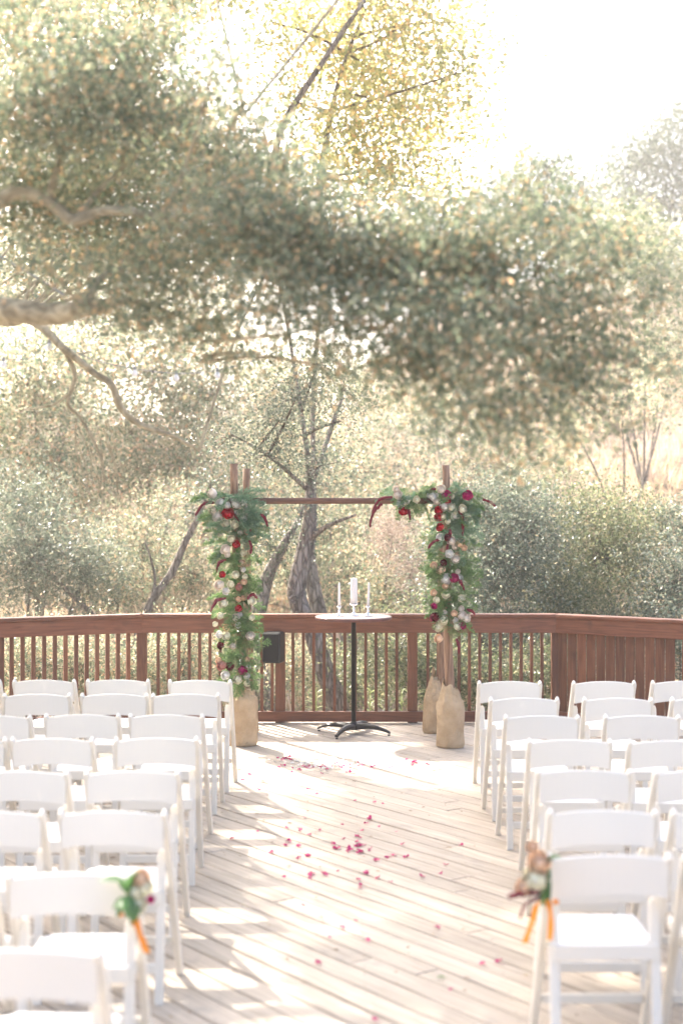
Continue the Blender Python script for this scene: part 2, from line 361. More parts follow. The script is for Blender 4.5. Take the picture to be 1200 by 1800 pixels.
# ------------------------------------------------------------------ railing
rail = empty('deck_railing', (0,13.24,0), 0, 'reddish brown stained wooden railing around the far end of the deck', 'railing')
def seg(a, b, style, posts, skip0=False):
    d = b-a; Ln = d.length; ang = math.atan2(d.y, d.x); Rz = Matrix.Rotation(ang, 3, 'Z')
    n = Vector((d.y, -d.x)).normalized()          # towards the camera side
    def at(t, off, z): p = a+d*(t/Ln)+n*off; return (p.x, p.y-13.24, z)
    def put(name, t, off, z, dims, m, bev=.003):
        o = MB().box((0,0,0), dims, None, bev).build(name, m, rail, loc=at(t, off, z)); o.rotation_euler = (0,0,ang); return o
    put('cap_rail', Ln/2, 0, .996, (Ln+.03, .145, .034), M_rail, .006)
    put('top_beam', Ln/2, .028, .908, (Ln+.004, .04, .138), M_rail)
    put('back_beam', Ln/2, -.045, .932, (Ln, .035, .09), M_rail)
    put('bottom_rail', Ln/2, .02, .060, (Ln-.05, .038, .095), M_rail)
    for t in posts: put('post', t, -.018-.022, .435, (.09, .05 if False else .09, 1.0), M_railz, .004)
    if style == 'thin': w_, dp, pt = .027, .04, .0965
    elif style == 'mid': w_, dp, pt = .036, .036, .097
    else: w_, dp, pt = .082, .024, .094
    t = pt*.6
    while t < Ln-.05:
        if all(abs(t-q) > .045+w_/2 for q in posts): put('baluster', t, -.018 if style != 'board' else -.012, .47, (w_, dp, .86 if style != 'board' else .80), M_railz, .002)
        t += pt
seg(L0, R0, 'thin', [.0, 1.29, 2.52, 3.86])
seg(L1, L0, 'mid', [0.05, (L0-L1).length-1.3, (L0-L1).length-2.6])
seg(R0, R1, 'board', [1.25, 2.6, (R1-R0).length-.05])

# ------------------------------------------------------------------ chairs
def chair_parts():
    ms = {}
    def beam(y0, z0, y1, z1, w_, th, n=6, round_top=True):
        pts = []
        mb = MB(); k = 8; vs = []; fs = []
        L = math.hypot(y1-y0, z1-z0); ty, tz = (y1-y0)/L, (z1-z0)/L; ny_, nz_ = -tz, ty
        st = [(0, 1), (L-.03, 1), (L-.018, .92), (L-.007, .7), (L, .35)] if round_top else [(0,1),(L,1)]
        for s_, sc in st:
            cy, cz = y0+ty*s_, z0+tz*s_
            for ux, uy in ((-1,-.7),(-.7,-1),(.7,-1),(1,-.7),(1,.7),(.7,1),(-.7,1),(-1,.7)):
                a_, b_ = ux*w_/2*(sc if round_top else 1), uy*th/2
                vs.append((a_, cy+ny_*b_, cz+nz_*b_))
        for i_ in range(len(st)-1):
            for j in range(8): fs.append((i_*8+j, i_*8+(j+1)%8, i_*8+8+(j+1)%8, i_*8+8+j))
        fs += [tuple(range(7,-1,-1)), tuple(range(len(st)*8-8, len(st)*8))]
        mb.add(vs, fs); return mb
    ms['post'] = beam(.38, 0, -.05, .795, .030, .036).mesh('back_post', M_white)
    ms['leg'] = beam(-.005, 0, .075, .61, .036, .026).mesh('rear_leg', M_white)
    # back slat: curved in plan, arched above and below
    mb = MB(); n = 14; vs = []; fs = []
    for k in range(n+1):
        u = -1+2*k/n; x = u*.206; y = -.042-.022*(1-u*u); top = .778+.022*(1-u*u); bot = .642+.022*(1-u*u)
        for (yy, zz) in ((y-.009, bot), (y-.009, top-.004), (y-.004, top), (y+.005, top), (y+.009, top-.004), (y+.009+.03, bot)): vs.append((x, yy+.0*zz, zz))
    for k in range(n):
        for j in range(6): fs.append((k*6+j, k*6+(j+1)%6, k*6+6+(j+1)%6, k*6+6+j))
    fs += [tuple(range(5,-1,-1)), tuple(range(n*6, n*6+6))]
    mb.add(vs, [f[::-1] for f in fs]); ms['slat'] = mb.mesh('back_slat', M_white)
    mb = MB()
    mb.box((0,.035,.425), (.375,.024,.055), None, .003); mb.box((0,.405,.425), (.375,.024,.045), None, .003)
    for s_ in (-1,1): mb.box((s_*.178,.22,.425), (.02,.35,.045), None, .003)
    ms['seat_frame'] = mb.mesh('seat_frame', M_white)
    mb = MB(); n = 8; vs = []; fs = []
    for a in range(n+1):
        for b in range(n+1):
            u, v = -1+2*a/n, -1+2*b/n; e = max(abs(u), abs(v)); vs.append((u*.180, .225+v*.185, .452+.016*(1-e**6)))
    fs = [(a*(n+1)+b, (a+1)*(n+1)+b, (a+1)*(n+1)+b+1, a*(n+1)+b+1) for a in range(n) for b in range(n)]
    mb.add(vs, fs); mb.box((0,.225,.4475), (.360,.370,.009)); ms['seat'] = mb.mesh('seat', M_pad, True)
    ms['fs'] = MB().box((0,.292,.17), (.385,.022,.034), None, .003).mesh('front_stretcher', M_white)
    ms['rs'] = MB().box((0,.014,.14), (.35,.020,.040), None, .003).mesh('rear_stretcher', M_white)
    return ms
CP = chair_parts()
def make_chair(loc, rz, label, group):
    t = empty('folding_chair', loc, rz, label, 'chair', group)
    for s_ in (-1, 1):
        link('back_post', CP['post'], t, (s_*.2115, 0, 0)); link('rear_leg', CP['leg'], t, (s_*.182, 0, 0))
    for n_, k in (('back_slat','slat'),('seat_frame','seat_frame'),('seat','seat'),('stretcher','fs'),('stretcher','rs')): link(n_, CP[k], t)
    return t
ordn = ['front','second','third','fourth','fifth','sixth','seventh','eighth']
rowsR = [(1199,[895,1060,1200]),(1229,[921,1086,1240]),(1260,[952,1129]),(1303,[1002,1177]),(1357,[1027,1232]),(1427,[1059,1275]),(1507,[1072,1312])]
rowsL = [(1197,[352,207,78,-52]),(1222,[326,201,65,-66]),(1259,[292,143,-10]),(1300,[274,92,-62]),(1357,[233,38]),(1430,[197,-20]),(1540,[124,-125]),(1672,[42])]
seatn = ['aisle seat','second seat out','third seat out','fourth seat out']
for side, rows, word in ((1, rowsR, 'right'), (-1, rowsL, 'left')):
    for r_, (yt, xs) in enumerate(rows):
        s_ = (yt-885)/1.25; d = 2500/s_ + .05
        for k, xc in enumerate(xs):
            lb = 'white folding chair %s of the aisle, %s row from the arch, %s' % (word, 'first' if r_ == 0 else ordn[r_], seatn[k])
            make_chair(((xc-600)/s_, d+random.uniform(-.02,.02), 0), R(random.uniform(-2.5,2.5)), lb, 'white folding chairs in rows beside the aisle')

# ------------------------------------------------------------------ arch
FL, FR, BL, BR = (-.83,12.0), (.915,11.92), (-.835,12.66), (.89,12.66)
arch = empty('wedding_arch', (0,12.3,0), 0, 'rustic wedding arch of rough log posts with one crossbar standing in burlap bags', 'arch')
def log(base, top, r0, r1, name, m):
    b, t = Vector(base), Vector(top); pts = []; rr = []
    for k in range(13):
        u = k/12; pts.append(b.lerp(t, u)+Vector((math.sin(u*7+b.x*9)*.006, math.cos(u*5+b.y)*.005, 0))-Vector((0,12.3,0))); rr.append(r0+(r1-r0)*u)
    return MB().tube(pts, rr, 12, True, .06).build(name, m, arch, True)
log((*FL,.04), (-.905,12.0,2.375), .043, .034, 'log_post', M_log)
log((*FR,.04), (.868,11.92,2.36), .043, .030, 'log_post', M_log)
log((*BL,.04), (-.84,12.66,2.35), .036, .032, 'log_post', M_log)
log((*BR,.04), (.88,12.66,2.12), .030, .028, 'log_post', M_log)
log((-1.02,11.90,2.062), (.99,11.86,2.062), .027, .026, 'crossbar', M_logd)

def burlap_bag(x, y, rx, h, label, seed, top=.5, sh=.68):
    rs = random.Random(seed); n = 64; mb = MB(); vs = []; fs = []
    base_ = [(.93,0),(1.0,.02),(1.03,.08),(1.0,.2),(.99,.33),(1.01,.46),(1.02,.58)]
    prof = [(r_, z*sh/.6) for r_, z in base_]; z0_ = prof[-1][1]
    for q in range(1, 11):
        u_ = q/10; prof.append((1.0+(top-1.0)*(u_**1.5*.65+u_*.35)+.03*math.sin(u_*9), z0_+(1-z0_)*u_))
    ph = [rs.uniform(0,6.28) for _ in range(6)]
    for i_, (r_, z) in enumerate(prof):
        fold = .03+.10*max(0, min(1, (z-.6)/.3))
        for k in range(n):
            a = 2*math.pi*k/n
            rr = rx*r_*(1+.05*math.sin(2*a+ph[0]+z*3)+.035*math.sin(5*a+ph[1]-z*7)+fold*.5*math.sin(9*a+ph[2]+z*4)+.022*math.sin(3*a+z*26+ph[3])+.014*math.sin(4*a-z*45+ph[2])+.012*math.sin(13*a+z*19))
            zz = h*z*(1+ (.10*math.sin(a+ph[4])+.06*math.sin(3*a+ph[5]) if i_ == len(prof)-1 else .02*math.sin(2*a+ph[4])*z))
            vs.append((rr*math.cos(a)*1.0, rr*math.sin(a)*.86, zz))
    m_ = len(prof); fs = [(i_*n+k, i_*n+(k+1)%n, (i_+1)*n+(k+1)%n, (i_+1)*n+k) for i_ in range(m_-1) for k in range(n)]; fs.append(tuple(range(n-1,-1,-1)))
    t = empty('burlap_bag', (x,y,.002), rs.uniform(0,.5), label, 'bag', 'burlap bags weighting the arch posts')
    mb.add(vs, fs); mb.build('sack', M_burlap, t, True)
    # inner gathered collar
    mi = MB(); mi.lathe([(rx*top*.9,h*.9),(rx*top*.75,h*.985)], 18); mi.build('gathered_neck', M_burlap, t, True)
    return t
burlap_bag(FL[0], FL[1], .112, .47, 'burlap bag around the foot of the left front arch post', 3, .45, .84)
burlap_bag(FR[0]-.005, FR[1], .118, .50, 'burlap bag around the front right arch post, nearest and fullest of the right pair', 5, .50, .68)
burlap_bag(BR[0]-.06, BR[1], .105, .50, 'burlap bag partly hidden behind the front right bag', 9, .34, .62)
burlap_bag(BL[0], BL[1], .095, .40, 'burlap bag hidden behind the left front bag by the railing', 12)

# ------------------------------------------------------------------ garlands
def rose_mesh(col, seed):
    "nested cupped petals, each a patch of a shell that opens towards +Z, rims curled outwards"
    rs = random.Random(seed); mb = MB()
    for ring, (R_, op, cnt, half) in enumerate(((.13,6,2,1.7),(.22,17,3,1.25),(.32,30,4,1.0),(.43,45,5,.85),(.54,62,5,.82))):
        for k in range(cnt):
            a0 = 2*math.pi*(k+ring*.41)/cnt+rs.uniform(-.2,.2); op_ = R(op+rs.uniform(-5,5)); rr = R_*rs.uniform(.95,1.06); n, m_ = 6, 5; vs = []
            for i_ in range(n+1):
                for j in range(m_+1):
                    u = -1+2*i_/n; v = j/m_
                    th = R(150)+(op_+.30*abs(u)**3-R(150))*v
                    r_ = rr*(1+.07*u+.16*max(0, v-.72)/.28*(ring > 0)+.015*math.sin(u*5+k))
                    az = a0+u*half*(.55+.45*math.sin(math.pi*(.15+.6*v)))
                    vs.append((r_*math.sin(th)*math.cos(az), r_*math.sin(th)*math.sin(az), .95*r_*math.cos(th)+.10*(4-ring)*.55))
            mb.add(vs, [(i_*(m_+1)+j, (i_+1)*(m_+1)+j, (i_+1)*(m_+1)+j+1, i_*(m_+1)+j+1) for i_ in range(n) for j in range(m_)])
    return mb.mesh('rose_'+col, M_rose[col], True)
ROSE = {k: [rose_mesh(k, i_) for i_ in (1,2)] for k in M_rose}
def fern_mesh(mat, seed):
    "feathery asparagus fern frond, unit length along +X, drooping"
    rs = random.Random(seed); vs = []; fs = []
    def needle(p, d, l, w_):
        s_ = d.cross(Vector((rs.uniform(-1,1), rs.uniform(-1,1), rs.uniform(-1,1)))).normalized()*w_
        n = len(vs); vs.extend([tuple(p-s_), tuple(p+s_), tuple(p+d*l)]); fs.append((n, n+1, n+2))
    prev = None
    for k in range(16):
        u = k/15; c = Vector((u, 0, -.25*u*u+.05*math.sin(u*4)))
        if prev is not None:
            dd = (c-prev); sd_ = Vector((0,.006,0)); n = len(vs); vs.extend([tuple(prev-sd_), tuple(prev+sd_), tuple(c+sd_*.7), tuple(c-sd_*.7)]); fs.append((n,n+1,n+2,n+3))
        prev = c
        if k == 0: continue
        for side in (-1, 1):
            bl = .34*math.sin(math.pi*(.12+.82*u))*rs.uniform(.75,1.15)
            bd = Vector((.75, side*.85, rs.uniform(-.35,.45))).normalized()
            for q in range(9):
                pq = c+bd*bl*(q/8)
                for _ in range(4):
                    nd = (bd+Vector((rs.uniform(-1,1), rs.uniform(-1,1), rs.uniform(-1,1)))*.95).normalized()
                    needle(pq, nd, rs.uniform(.05,.11), .0065)
    me_ = bpy.data.meshes.new('fern_frond'); me_.from_pydata(vs, [], fs); me_.materials.append(mat); return me_
FERN = [fern_mesh(M_fern, 1), fern_mesh(M_fern, 2)]; FERNB = [fern_mesh(M_fernb, 3), fern_mesh(M_fernb, 4)]
def leaf_shape(mat, name='leaf', w_=.42, droop=.15):
    mb = MB(); n = 6; vs = []
    for k in range(n+1):
        u = k/n; wd = w_/2*math.sin(math.pi*min(1, u**.8))+.004; z = .12*math.sin(u*2.6)-droop*u*u
        vs += [(u, -wd, z+.25*wd), (u, 0, z), (u, wd, z+.25*wd)]
    fs = [(k*3+j, k*3+3+j, k*3+4+j, k*3+1+j) for k in range(n) for j in (0,1)]
    mb.add(vs, fs); return mb.mesh(name, mat, True)
LEAF = leaf_shape(M_gleaf); LEAFG = leaf_shape(leafmat('posy_leaf', [(0,(.07,.16,.055)),(1,(.13,.23,.09))], trans=.4), w_=.5)
def orient(o, d, roll=0):
    q = Vector(d).normalized().to_track_quat('X', 'Z'); o.rotation_mode = 'QUATERNION'; o.rotation_quaternion = q @ Matrix.Rotation(roll, 4, 'X').to_quaternion()
def add_rose(t, loc, face, r_, col):
    r_ *= 1.22; o = link(col+'_rose', ROSE[col][random.random() < .5], t, loc); o.scale = (r_/.60,)*3
    o.rotation_mode = 'QUATERNION'; o.rotation_quaternion = Vector(face).normalized().to_track_quat('Z', 'Y') @ Matrix.Rotation(random.uniform(0,6.28), 4, 'Z').to_quaternion()
def amaranth(t, pts, r_=.0085):
    ps = catmull([(Vector(p), 0) for p in pts], 6); n = len(ps)
    rr = [r_*(.6+.9*math.sin(math.pi*min(.97, .15+.8*k/(n-1))))*random.uniform(.75,1.25) for k in range(n)]
    MB().tube([p for p, _ in ps], rr, 7, True, .3).build('amaranth_tassel', M_amar, t)
def garland(name, spine, z0, roses, amar, s_, dep, label, widths, blue_top):
    t = empty(name, (spine[0][0], dep, 0), 0, label, 'garland', 'floral garlands on the arch'); ox = spine[0][0]
    def loc(zx, zy, off=0):
        px = z0[0]+zx/3.397; py = z0[1]+zy/3.397; return Vector(((px-600)/s_-ox, off, CAM_H-(py-885)/s_))
    # fern fronds along the spine (spine: list of (x, z, halfwidth, kind))
    for k in range(len(spine)-1):
        a, b = spine[k], spine[k+1]; L_ = math.hypot(a[0]-b[0], a[1]-b[1]); cnt = int(L_*100)
        for j in range(cnt):
            u = random.random(); x = a[0]+(b[0]-a[0])*u; z = a[1]+(b[1]-a[1])*u; hw = a[2]+(b[2]-a[2])*u
            th = random.uniform(0, 2*math.pi); dx, dy = math.cos(th), math.sin(th)
            if dy > .3: dy = -dy*.6
            d = Vector((dx, dy*.6, random.uniform(-.9,.55)))
            bl = random.random() < blue_top and z > spine[0][1]-.45
            o = link('fern_frond', random.choice(FERNB if bl else FERN), t, (x-ox+dx*.02, -.04+dy*.03, z)); sc = hw*random.uniform(.8,1.4)
            o.scale = (sc, sc, sc); orient(o, d, random.uniform(-1,1))
        for j in range(int(L_*20)):
            u = random.random(); x = a[0]+(b[0]-a[0])*u; z = a[1]+(b[1]-a[1])*u
            th = random.uniform(math.pi, 2*math.pi)
            o = link('leaf', LEAF, t, (x-ox+random.uniform(-.04,.04), -.06, z)); orient(o, (math.cos(th), math.sin(th)*.6, random.uniform(-.8,.4)), random.uniform(-1,1)); sc = random.uniform(.06,.10); o.scale = (sc,)*3
    for zx, zy, r_, col in roses:
        p = loc(zx, zy); k = min(range(len(spine)), key=lambda q: abs(spine[q][1]-p.z)+abs(spine[q][0]-ox-p.x))
        dx = p.x-(spine[k][0]-ox); p.y = -.205+min(.07, abs(dx)*.4)
        add_rose(t, p, (dx*5+random.uniform(-.3,.3), -1, random.uniform(-.1,.5)), r_, col)
    for k in range(len(spine)-1):
        for q in range(2):
            u = random.random(); a, b = spine[k], spine[k+1]; ex = random.uniform(-.5,.5)*a[2]
            add_rose(t, (a[0]+(b[0]-a[0])*u-ox+ex, -.17+abs(ex)*.3, a[1]+(b[1]-a[1])*u), (ex*4, -1, .2), random.uniform(.018,.026), random.choice(('cream','blush','white','peach')))
    for pts in amar: amaranth(t, [loc(*q, -.18) for q in pts])
    return t
W, C_, B_, P_, D_ = 'white', 'cream', 'blush', 'peach', 'dusty'
rl = [(155,232,.038,B_),(210,288,.034,W),(248,300,.028,W),(300,292,.034,W),(340,292,.030,W),(190,365,.038,W),(160,330,.03,B_),(237,405,.030,C_),(293,412,.030,C_),(340,380,.027,W),(275,498,.028,C_),
 (238,560,.036,B_),(298,708,.028,C_),(200,768,.036,B_),(268,762,.027,C_),(240,802,.028,W),(222,875,.036,C_),(314,850,.020,P_),(298,958,.027,B_),(243,1018,.027,P_),(313,1002,.022,W),(200,1060,.027,W),
 (243,1068,.030,C_),(383,1068,.033,B_),(237,1300,.032,W),(310,1322,.033,C_),(390,862,.032,C_),(330,640,.028,P_),(345,750,.022,P_),(250,590,.022,B_),(205,950,.024,C_),(390,960,.022,C_),(350,720,.02,C_),(175,1000,.02,C_),
 (255,350,.040,'red'),(222,330,.026,'red'),(365,450,.028,D_),(300,527,.030,'red'),(218,706,.024,'red'),(318,780,.027,D_),(315,903,.026,'red'),(207,1125,.026,'burgundy'),(265,1245,.030,'burgundy'),(337,1268,.034,'magenta'),(215,1240,.038,D_),(195,1215,.024,P_)]
rr_ = [(330,235,.032,B_),(345,290,.032,W),(378,272,.032,W),(440,265,.026,C_),(540,248,.032,W),(585,205,.032,B_),(560,275,.028,B_),(603,305,.036,W),(645,315,.034,C_),(710,322,.032,C_),(597,365,.024,C_),(583,490,.030,W),(645,510,.030,B_),
 (632,583,.030,W),(670,617,.029,B_),(613,733,.038,W),(545,655,.026,P_),(585,680,.034,P_),(613,823,.030,C_),(545,815,.024,P_),(705,848,.028,C_),(560,858,.024,C_),(597,977,.038,C_),(570,1020,.030,C_),(680,1010,.028,C_),(710,950,.034,B_),(735,965,.030,B_),
 (660,935,.024,P_),(572,1085,.030,P_),(700,520,.034,P_),(720,550,.024,P_),(610,775,.022,P_),(320,205,.024,B_),(520,240,.024,W),(625,395,.02,C_),
 (362,332,.034,'red'),(617,243,.036,'magenta'),(620,275,.026,'red'),(740,243,.038,'magenta'),(570,330,.030,'red'),(572,368,.032,'red'),(580,428,.028,'red'),(660,730,.032,'magenta'),(548,893,.024,'magenta'),(708,1008,.026,'magenta'),(553,960,.034,'burgundy'),(625,490,.028,'burgundy'),(600,640,.024,'burgundy')]
al = [[(170,285),(110,290),(60,360)],[(430,345),(465,370),(485,425)],[(375,505),(388,540),(385,585)],[(240,620),(200,635),(183,690)],[(240,845),(185,860),(150,925)],[(365,850),(395,822),(425,848)],[(290,350),(300,370),(325,405)]]
ar = [[(300,250),(235,260),(200,300),(170,400),(170,430)],[(240,290),(205,320),(185,350)],[(395,320),(402,385)],[(555,203),(530,205),(520,232)],[(830,266),(875,280),(905,308)],[(690,330),(712,380),(710,480)],[(580,500),(540,515),(508,555)],[(680,735),(700,750),(722,800)],[(735,912),(765,922),(785,947)],[(672,1085),(688,1120),(690,1172)],[(640,440),(635,480),(620,560)],[(540,940),(525,960),(530,985)]]
garland('floral_garland', [(-.885,2.14,.24),(-.93,2.05,.26),(-.90,1.85,.20),(-.885,1.6,.17),(-.875,1.35,.15),(-.865,1.1,.17),(-.855,.85,.17),(-.85,.62,.16),(-.84,.52,.10)],
        (330,800), rl, al, 208.0, 12.0, 'rose garland running down the left arch post into the burlap bag', None, .75)
garland('floral_garland', [(.45,2.10,.16),(.62,2.08,.17),(.80,2.09,.17),(.98,2.10,.17),(.93,1.95,.19),(.90,1.7,.17),(.90,1.5,.19),(.91,1.28,.17),(.92,1.08,.15),(.93,1.0,.11)],
        (600,800), rr_, ar, 209.8, 11.92, 'rose garland along the right end of the crossbar and halfway down the right post', None, .35)

# ------------------------------------------------------------------ table with candles
tx, ty, tz = .107, 12.62, 1.045
tb = empty('pedestal_table', (tx,ty,0), 0, 'tall round pedestal table with black column standing under the arch', 'table')
MB().lathe([(.0,tz-.003),(.330,tz-.003),(.334,tz-.006),(.334,tz-.012)], 48).build('table_top', M_tabletop, tb)
MB().lathe([(.02,tz-.034),(.335,tz-.034),(.340,tz-.030),(.340,tz-.007),(.336,tz-.0045),(.332,tz-.008)], 48).build('rim', M_tablerim, tb, True)
MB().lathe([(.021,.05),(.021,tz-.04),(.09,tz-.04),(.09,tz-.034)], 16).build('column', M_black, tb, True)
MB().lathe([(.045,.035),(.045,.075),(.03,.10),(.022,.105)], 16).build('hub', M_black, tb, True)
for ang in (math.atan2(.13,-.308), math.atan2(-.30,-.147), math.atan2(-.13,.308), math.atan2(.30,.147)):
    mb = MB(); rings = []; c_, s_ = math.cos(ang), math.sin(ang); vs = []; n = 9
    for k in range(n):
        u = k/(n-1); r_ = .03+.315*u; z = .062+.02*math.sin(u*2.2)-.052*u**2.4; hw = .024*(1-u)+.014; hh = .018*(1-u)+.009
        for a_, b_ in ((-1,-1),(1,-1),(1,.4),(.4,1),(-.4,1),(-1,.4)): vs.append((c_*r_-s_*a_*hw, s_*r_+c_*a_*hw, z+b_*hh))
    fs = [(k*6+j, k*6+(j+1)%6, k*6+6+(j+1)%6, k*6+6+j) for k in range(n-1) for j in range(6)]+[(5,4,3,2,1,0), tuple(range(n*6-6,n*6))]
    mb.add(vs, fs); lg = mb.build('foot', M_black, tb)
    MB().lathe([(.012,0),(.012,.012)], 8, (c_*.335, s_*.335, 0)).build('glide', M_black, lg)
def candle_set(x, y, tall, hold_h, cr, ch, tilt, where):
    h = empty('candlestick', (x,y,tz-.002), 0, 'silver candlestick %s on the tall table' % where, 'candlestick', 'candlesticks on the table')
    k = hold_h
    MB().lathe([(.042,0),(.044,.004),(.038,.010),(.018,.018),(.010,.03),(.009,k*.45),(.015,k*.52),(.008,k*.6),(.009,k*.8),(.020,k*.88),(max(.016,cr*1.05),k*.93),(max(.018,cr*1.12),k),(max(.012,cr*.9),k-.004),(0,k-.006)], 24).build('stem', M_silver, h, True)
    MB().lathe([(max(.018,cr*1.12)*.9,k-.003),(max(.018,cr*1.12)*1.12,k),(max(.018,cr*1.12)*1.12,k+.004),(max(.018,cr*1.12)*.9,k+.002)], 24).build('drip_pan', M_silver, h, True)
    c2 = empty('candle', (x,y,tz+k-.004), 0, ('thick white pillar candle in the middle' if tall else 'thin white taper candle %s' % where)+' of the table' , 'candle', 'candles on the table')
    c2.rotation_euler = (0, R(tilt), 0)
    if tall: pr = [(cr,0),(cr*1.01,ch*.3),(cr*.98,ch*.92),(cr*.9,ch*.965),(cr*.5,ch*.985),(cr*.12,ch)]
    else: pr = [(cr,0),(cr*.95,ch*.3),(cr*.72,ch*.93),(cr*.4,ch*.985),(.001,ch)]
    MB().lathe(pr, 20).build('wax', M_wax, c2, True)
    MB().tube([(0,0,ch-.004),(.001,0,ch+.006),(.003,0,ch+.012)], .0012, 5).build('wick', M_black, c2)
candle_set(tx-.127, ty-.03, False, .085, .0115, .215, 0, 'at the left side')
candle_set(tx+.003, ty+.01, True, .105, .031, .235, 0, 'in the middle')
candle_set(tx+.128, ty-.02, False, .085, .0115, .215, 2.5, 'at the right side')

# ------------------------------------------------------------------ speaker box on the rail post
sp = empty('speaker', (-.625, 13.06, .58), R(-14), 'black outdoor speaker box fixed to the railing post beside the left arch post', 'speaker')
MB().box((0,0,.14), (.172,.15,.28), None, .012).build('housing', M_speaker, sp)
MB().box((0,-.077,.14), (.150,.006,.255), None, .002).build('grille', M_grille, sp)
MB().box((0,.0925,.14), (.05,.035,.09), None, .003).build('bracket', M_black, sp)

# ------------------------------------------------------------------ flower posies on two near chairs
def posy(x, y, z, label, kind):
    t = empty('chair_posy', (x,y,z), 0, label, 'posy')
    if kind == 'L':
        for c, l, col in (((.012,-.02,.02),.030,C_),((.03,-.02,.065),.026,P_),((.02,-.03,-.02),.026,C_),((.045,-.02,.035),.024,C_)): add_rose(t, c, (.3,-1,.3), l, col)
        for d, l, o_ in (((-1,-.2,.22),.10,(-.01,-.03,.045)),((.35,-.2,.9),.08,(-.005,-.035,.03)),((-.55,-.3,-.75),.085,(0,-.035,.01)),((.25,-.3,-.9),.075,(.0,-.04,.0)),((-.8,-.4,-.3),.07,(0,-.035,0)),((.1,-.5,-1),.08,(-.01,-.05,.02)),((-.3,-.5,.8),.07,(-.01,-.05,.02))):
            q = link('leaf', LEAFG, t, o_); q.scale = (l,l*1.25,l); orient(q, d, random.uniform(-.4,.4))
        add_rose(t, (.062,-.02,-.005), (.6,-1,0), .012, 'magenta')
        rib = [[(0,-.02,-.055),(.02,-.03,-.10),(.045,-.03,-.155)],[(.01,-.02,-.055),(.03,-.02,-.13),(.052,-.02,-.185)],[(0,-.02,-.05),(-.03,-.035,-.045),(-.035,-.03,-.06)]]
    else:
        for c, l, col in (((-.045,-.02,.0),.040,C_),((-.03,-.02,.06),.034,P_),((-.085,-.02,-.025),.026,P_),((-.055,-.02,.115),.018,P_)): add_rose(t, c, (-.3,-1,.3), l, col)
        for d, l, o_ in (((.9,-.2,.3),.06,(-.01,-.03,.07)),((.3,-.2,.8),.045,(-.0,-.03,.06)),((-.2,-.2,-1),.07,(-.01,-.03,-.02))):
            q = link('leaf', LEAFG, t, o_); q.scale = (l,l*1.2,l); orient(q, d, .2)
        amaranth(t, [(-.03,-.03,-.035),(-.09,-.03,-.04),(-.14,-.03,-.055)], .008); amaranth(t, [(-.02,-.03,-.05),(-.08,-.03,-.08),(-.10,-.03,-.13)], .004)
        rib = [[(-.005,-.03,-.065),(-.04,-.04,-.075),(-.06,-.04,-.14),(-.085,-.04,-.21)],[(-.005,-.03,-.065),(.005,-.04,-.12),(.003,-.03,-.205)],[(-.02,-.03,-.065),(.02,-.04,-.06),(.022,-.03,-.08)]]
    for pts in rib:
        ps = catmull([(Vector(p), 0) for p in pts], 5); vs = []; n = len(ps)
        for k, (p, _) in enumerate(ps): wv = .009+.002*math.sin(k); vs += [p+Vector((-wv, .004*math.sin(k*1.3), 0)), p+Vector((wv, -.004*math.sin(k*1.3), 0))]
        mb = MB(); mb.add(vs, [(2*k,2*k+1,2*k+3,2*k+2) for k in range(n-1)]); mb.build('ribbon', M_ribbon, t, True)
    MB().tube([(0,-.02,.04),(0,-.022,-.02),(0,-.02,-.09)], [.008,.011,.007], 7).build('stem_bundle', M_gleaf, t)
posy(-.695, 4.74, CAM_H-(1560+15-885)*4.74/F, 'posy of green leaves and cream roses with orange ribbon on a left chair post', 'L')
posy(.715, 4.94, CAM_H-(1545-885)*4.94/F, 'posy of peach roses with orange ribbon tails on a right chair post', 'R')

# ------------------------------------------------------------------ petals
def petal_mesh(mat, seed):
    rs = random.Random(seed); mb = MB(); vs = [(0,0,.004)]; n = 8
    for k in range(n):
        a = 2*math.pi*k/n; r_ = .019*(1+rs.uniform(-.2,.2)); vs.append((r_*math.cos(a)*1.15, r_*math.sin(a), .004+.010*rs.random()+.004*math.cos(2*a)))
    mb.add(vs, [(0,1+k,1+(k+1)%n) for k in range(n)]); return mb.mesh('rose_petal', mat, True)
PET = [petal_mesh(M_petal,1), petal_mesh(M_petal,2), petal_mesh(M_petal2,3)]; PETW = [petal_mesh(M_petalw,4), petal_mesh(M_petalw,5)]
def floor(px, py): d = CAM_H*F/(py-885); return (px-600)*d/F, d
def drop(px, py, ms, label, grp, sc=1.0):
    x, y = floor(px, py); o = link('rose_petal', random.choice(ms), None, (x, y, .003)); o.rotation_euler = (random.uniform(-.3,.3), random.uniform(-.3,.3), random.uniform(0,6.28))
    s_ = sc*random.uniform(.75,1.3); o.scale = (s_,s_,s_*1.2); tag(o, label, 'petal', grp)
def z7(x, y): return 400+x/2.4, 1200+y/2.4
clA = 'crimson rose petal in the scatter on the deck just before the table'; gA = 'crimson petals before the table'
for cx, cy, n, sx in ((250,323,16,34),(350,360,12,26),(395,358,8,16),(452,355,9,12),(505,350,7,20),(552,347,6,12),(600,355,9,25),(775,340,18,32),(835,345,5,18),(705,358,4,14),(518,380,6,12),(233,355,4,8),(272,372,3,6),(95,385,4,10),(305,376,3,8),(410,380,3,8)):
    for _ in range(max(1,int(n*.75))): drop(*z7(cx+random.gauss(0,sx*.7), cy+random.gauss(0,5)), PET, clA, gA, .58)
mw = MB()
